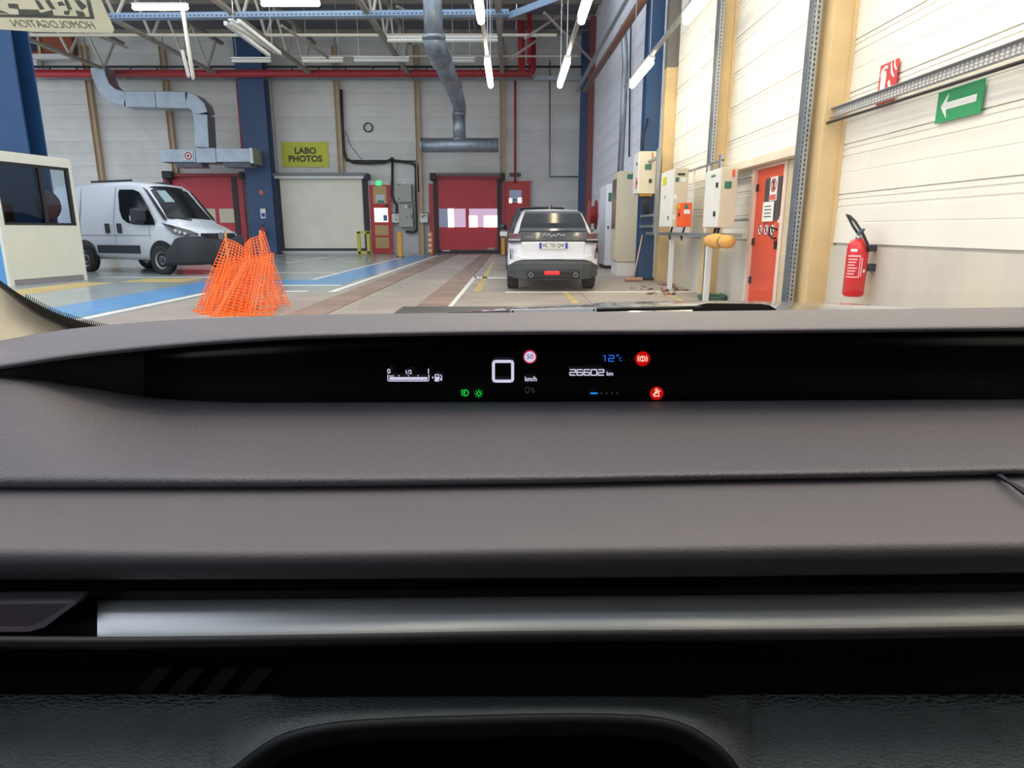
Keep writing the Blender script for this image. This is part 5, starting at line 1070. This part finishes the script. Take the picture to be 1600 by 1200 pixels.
for i in range(46):
    x = 40+i*3.1; y = outer(x)
    mb.prism([onW(x-.9, y+1, .004), onW(x+1.3, y+2, .004), onW(x+2.2, y-5.5, .004), onW(x+1.2, y-6, .004)], wn*.0005)
tag(mb.build('border_fringe', M_black, ws), kind='stuff')
pl = thing('pillar_trim', onW(20, 500, .03), 'cream windscreen pillar trim at lower left corner', 'trim')
inner2 = curve([(-80, 398), (0, 449), (30, 473), (60, 494), (95, 511), (130, 527), (200, 552)])
mb = MB(); rw = []
for x in range(-80, 201, 14):
    a = onW(x, inner2(x), .006); rw.append([a, aY(x-14, inner2(x)+6, a.y-.015), aY(x-50, inner2(x)+26, a.y-.07), aY(x-90, inner2(x)+80, a.y-.13), aY(x-140, inner2(x)+150, a.y-.12)])
mb.loft(rw, cap=False, closed=False); mb.build('cover', mat('pillar_cream', (255, 250, 236), .7, bump=.2, bscale=900), pl, smooth=True, fix=False)
# card behind the glass, its print seen from the back
M_card = mat('card_grey', (236, 236, 222), .7)
_n = M_card.node_tree; _t = _n.nodes.new('ShaderNodeBsdfTranslucent'); _t.inputs[0].default_value = (.8, .8, .72, 1); _x = _n.nodes.new('ShaderNodeMixShader'); _x.inputs[0].default_value = .6
_n.links.new(_n.nodes['Principled BSDF'].outputs[0], _x.inputs[1]); _n.links.new(_t.outputs[0], _x.inputs[2]); _n.links.new(_x.outputs[0], _n.nodes['Material Output'].inputs[0]); M_cink = mat('card_ink', (176, 182, 172), .8)
cdl = thing('windscreen_card', onW(80, 30, .02), 'grey paper card on the windscreen with reversed printing at top left', 'card')
Wc = lambda x, y: onW(x, y, .012)
MB().prism([Wc(-160, -60), Wc(140, -60), Wc(157, 0), Wc(178, 47), Wc(176, 52), Wc(60, 50), Wc(0, 46), Wc(-160, 38)], wn*-.0012).build('sheet', M_card, cdl)
Wi = lambda x, y: onW(x, y, .0125)
for pts in (((-100, 20), (60, 23), (142, 26), (147, 29.5), (60, 27.5), (-100, 25)), ((135, 0), (141, 0), (148, 29), (141, 28)), ((28, 14), (60, 15), (66, 25), (30, 24)), ((54, 0), (60, 0), (70, 14), (63, 15)), ((70, 0), (78, 0), (87, 14), (80, 14)), ((90, 3), (97, 2), (102, 8), (92, 9)), ((100, 0), (106, 0), (113, 15), (106, 15)), ((116, 0), (124, 0), (136, 10), (128, 16)), ((12, 5), (28, 6), (30, 14), (14, 12)), ((-100, 2), (2, 16), (14, 21), (-100, 14)), ((63, 20), (82, 15), (84, 23), (66, 26)), ((100, 17), (110, 16), (108, 23), (100, 22)), ((118, 16), (130, 18), (134, 25), (122, 25))):
    MB().prism([Wi(*p) for p in pts], wn*.0004).build('print_block', M_cink, cdl)
e1 = (Wi(150, 40)-Wi(14, 37)); e1.normalize(); e2 = (wd).normalized(); e2 = (e2-e1*e2.dot(e1)).normalized(); e3 = e1.cross(e2)
Rm = Matrix(((e1.x, e2.x, e3.x), (e1.y, e2.y, e3.y), (e1.z, e2.z, e3.z)))
hgt = (Wi(80, 32)-Wi(80, 45)).length; wdt = (Wi(153, 40)-Wi(12, 36)).length
text('reversed_lettering', 'HOMOLOGATION', hgt*1.05, Wi(83, 38.5), Rm, mat('card_ink2', (206, 208, 196), .8), cdl, ext=.0003, sx=wdt/(hgt*1.05*9.0), mirror=True)
# ---- outside: bonnet, wiper, plate strip
bn = thing('car_bonnet', (.35, 1.6, .85), 'glossy grey bonnet edge just beyond the windscreen base', 'bonnet')
rg = []
for y, z, w in ((1.16, 1.012, .78), (1.3, 1.028, .8), (1.5, 1.018, .82), (1.75, .99, .82), (2.0, .93, .8), (2.15, .85, .76), (2.2, .75, .74)):
    rg.append([Vector((.48+w*s*.92, y+.06*s*s, z-.006-.045*s*s-(.03*(abs(s)-.8)/.2 if abs(s) > .8 else 0))) for s in [-1+.125*i for i in range(17)]])
MB().loft(rg, cap=False, closed=False).build('panel', mat('bonnet_paint', (112, 114, 118), .2, .3, coat=.6), bn, smooth=True)
mb = MB(); mb.box(-.35, 1.2, 1.3, 2.1, .6, .93); mb.build('engine_bay', M_black, bn)
wp = thing('windscreen_wiper', aY(1150, 480, 1.14), 'black wiper arm lying at the windscreen foot right of centre', 'wiper')
MB().loft([[aY(x, yb, 1.135), aY(x, yt, 1.135), aY(x, yt, 1.16), aY(x, yb, 1.16)] for x, yt, yb in ((1082, 481, 487), (1092, 476, 487), (1105, 473.5, 487), (1190, 474.5, 487), (1203, 477, 487), (1213, 483, 487))]).build('arm', M_black, wp, bevel=.001)
MB().tube([aY(700, 491, 1.1), aY(800, 488, 1.1), aY(950, 483.5, 1.11), aY(1095, 480.5, 1.13)], .0035, 8).build('blade', M_black, wp, smooth=True)
vp = thing('plate_strip', aY(865, 486, 1.02), 'narrow white riveted strip at the foot of the windscreen', 'plate')
MB().prism([aY(797, 484, 1.02), aY(797, 490, 1.02), aY(932, 487.5, 1.02), aY(932, 481, 1.02)], (0, .004, .0)).build('strip', mat('strip_white', (214, 216, 222), .4), vp)
for x, y in ((801, 487), (928, 484.3)): disc(MB(), aY(x, y, 1.0185), .0016, th=-.001, n=8).build('rivet', M_dark, vp)
# ---- unseen cabin shell, closed at the rear to shade the lower dashboard
M_headl = mat('headliner', (120, 116, 112), .95); M_door = mat('door_dark', (34, 34, 36), .8)
cb = thing('car_cabin', (.3, -.6, .4), 'unseen dark car cabin around the viewer with headliner, doors and rear', 'cabin')
MB().box(-.62, 1.2, -1.9, .26, 1.6, 1.64).build('headliner', M_headl, cb)
MB().box(-.74, -.68, -1.9, 1.0, .35, 1.0).build('door_panel', M_door, cb); MB().box(-.74, -.68, -1.9, -.4, 1.0, 1.62).build('rear_shade_panel', M_door, cb); MB().box(1.26, 1.32, -1.9, 1.0, .35, 1.0).build('door_panel', M_door, cb); MB().box(1.26, 1.32, -1.9, -.4, 1.0, 1.62).build('rear_shade_panel', M_door, cb)  # solid fill over the rear side windows, added to cut cabin light
MB().box(-.74, 1.32, -1.9, 1.1, .3, .35).build('cabin_floor', M_door, cb); MB().box(-.74, 1.32, -1.96, -1.9, .3, 1.64).build('rear_panel', M_door, cb)
for x0, x1 in ((-.35, .2), (.5, 1.05)):
    MB().box(x0, x1, -.75, -.58, .5, 1.12).build('seat_back', M_door, cb, bevel=.05); MB().box(x0+.12, x1-.12, -.78, -.66, 1.16, 1.38).build('head_rest', M_door, cb, bevel=.04); MB().box(x0, x1, -.58, -.1, .38, .55).build('seat_cushion', M_door, cb, bevel=.05)
for x0 in (-.72, 1.22): MB().bar((x0+.03, -.35, .98), (x0+.03, -.45, 1.62), .1, .12).build('door_pillar', M_door, cb)
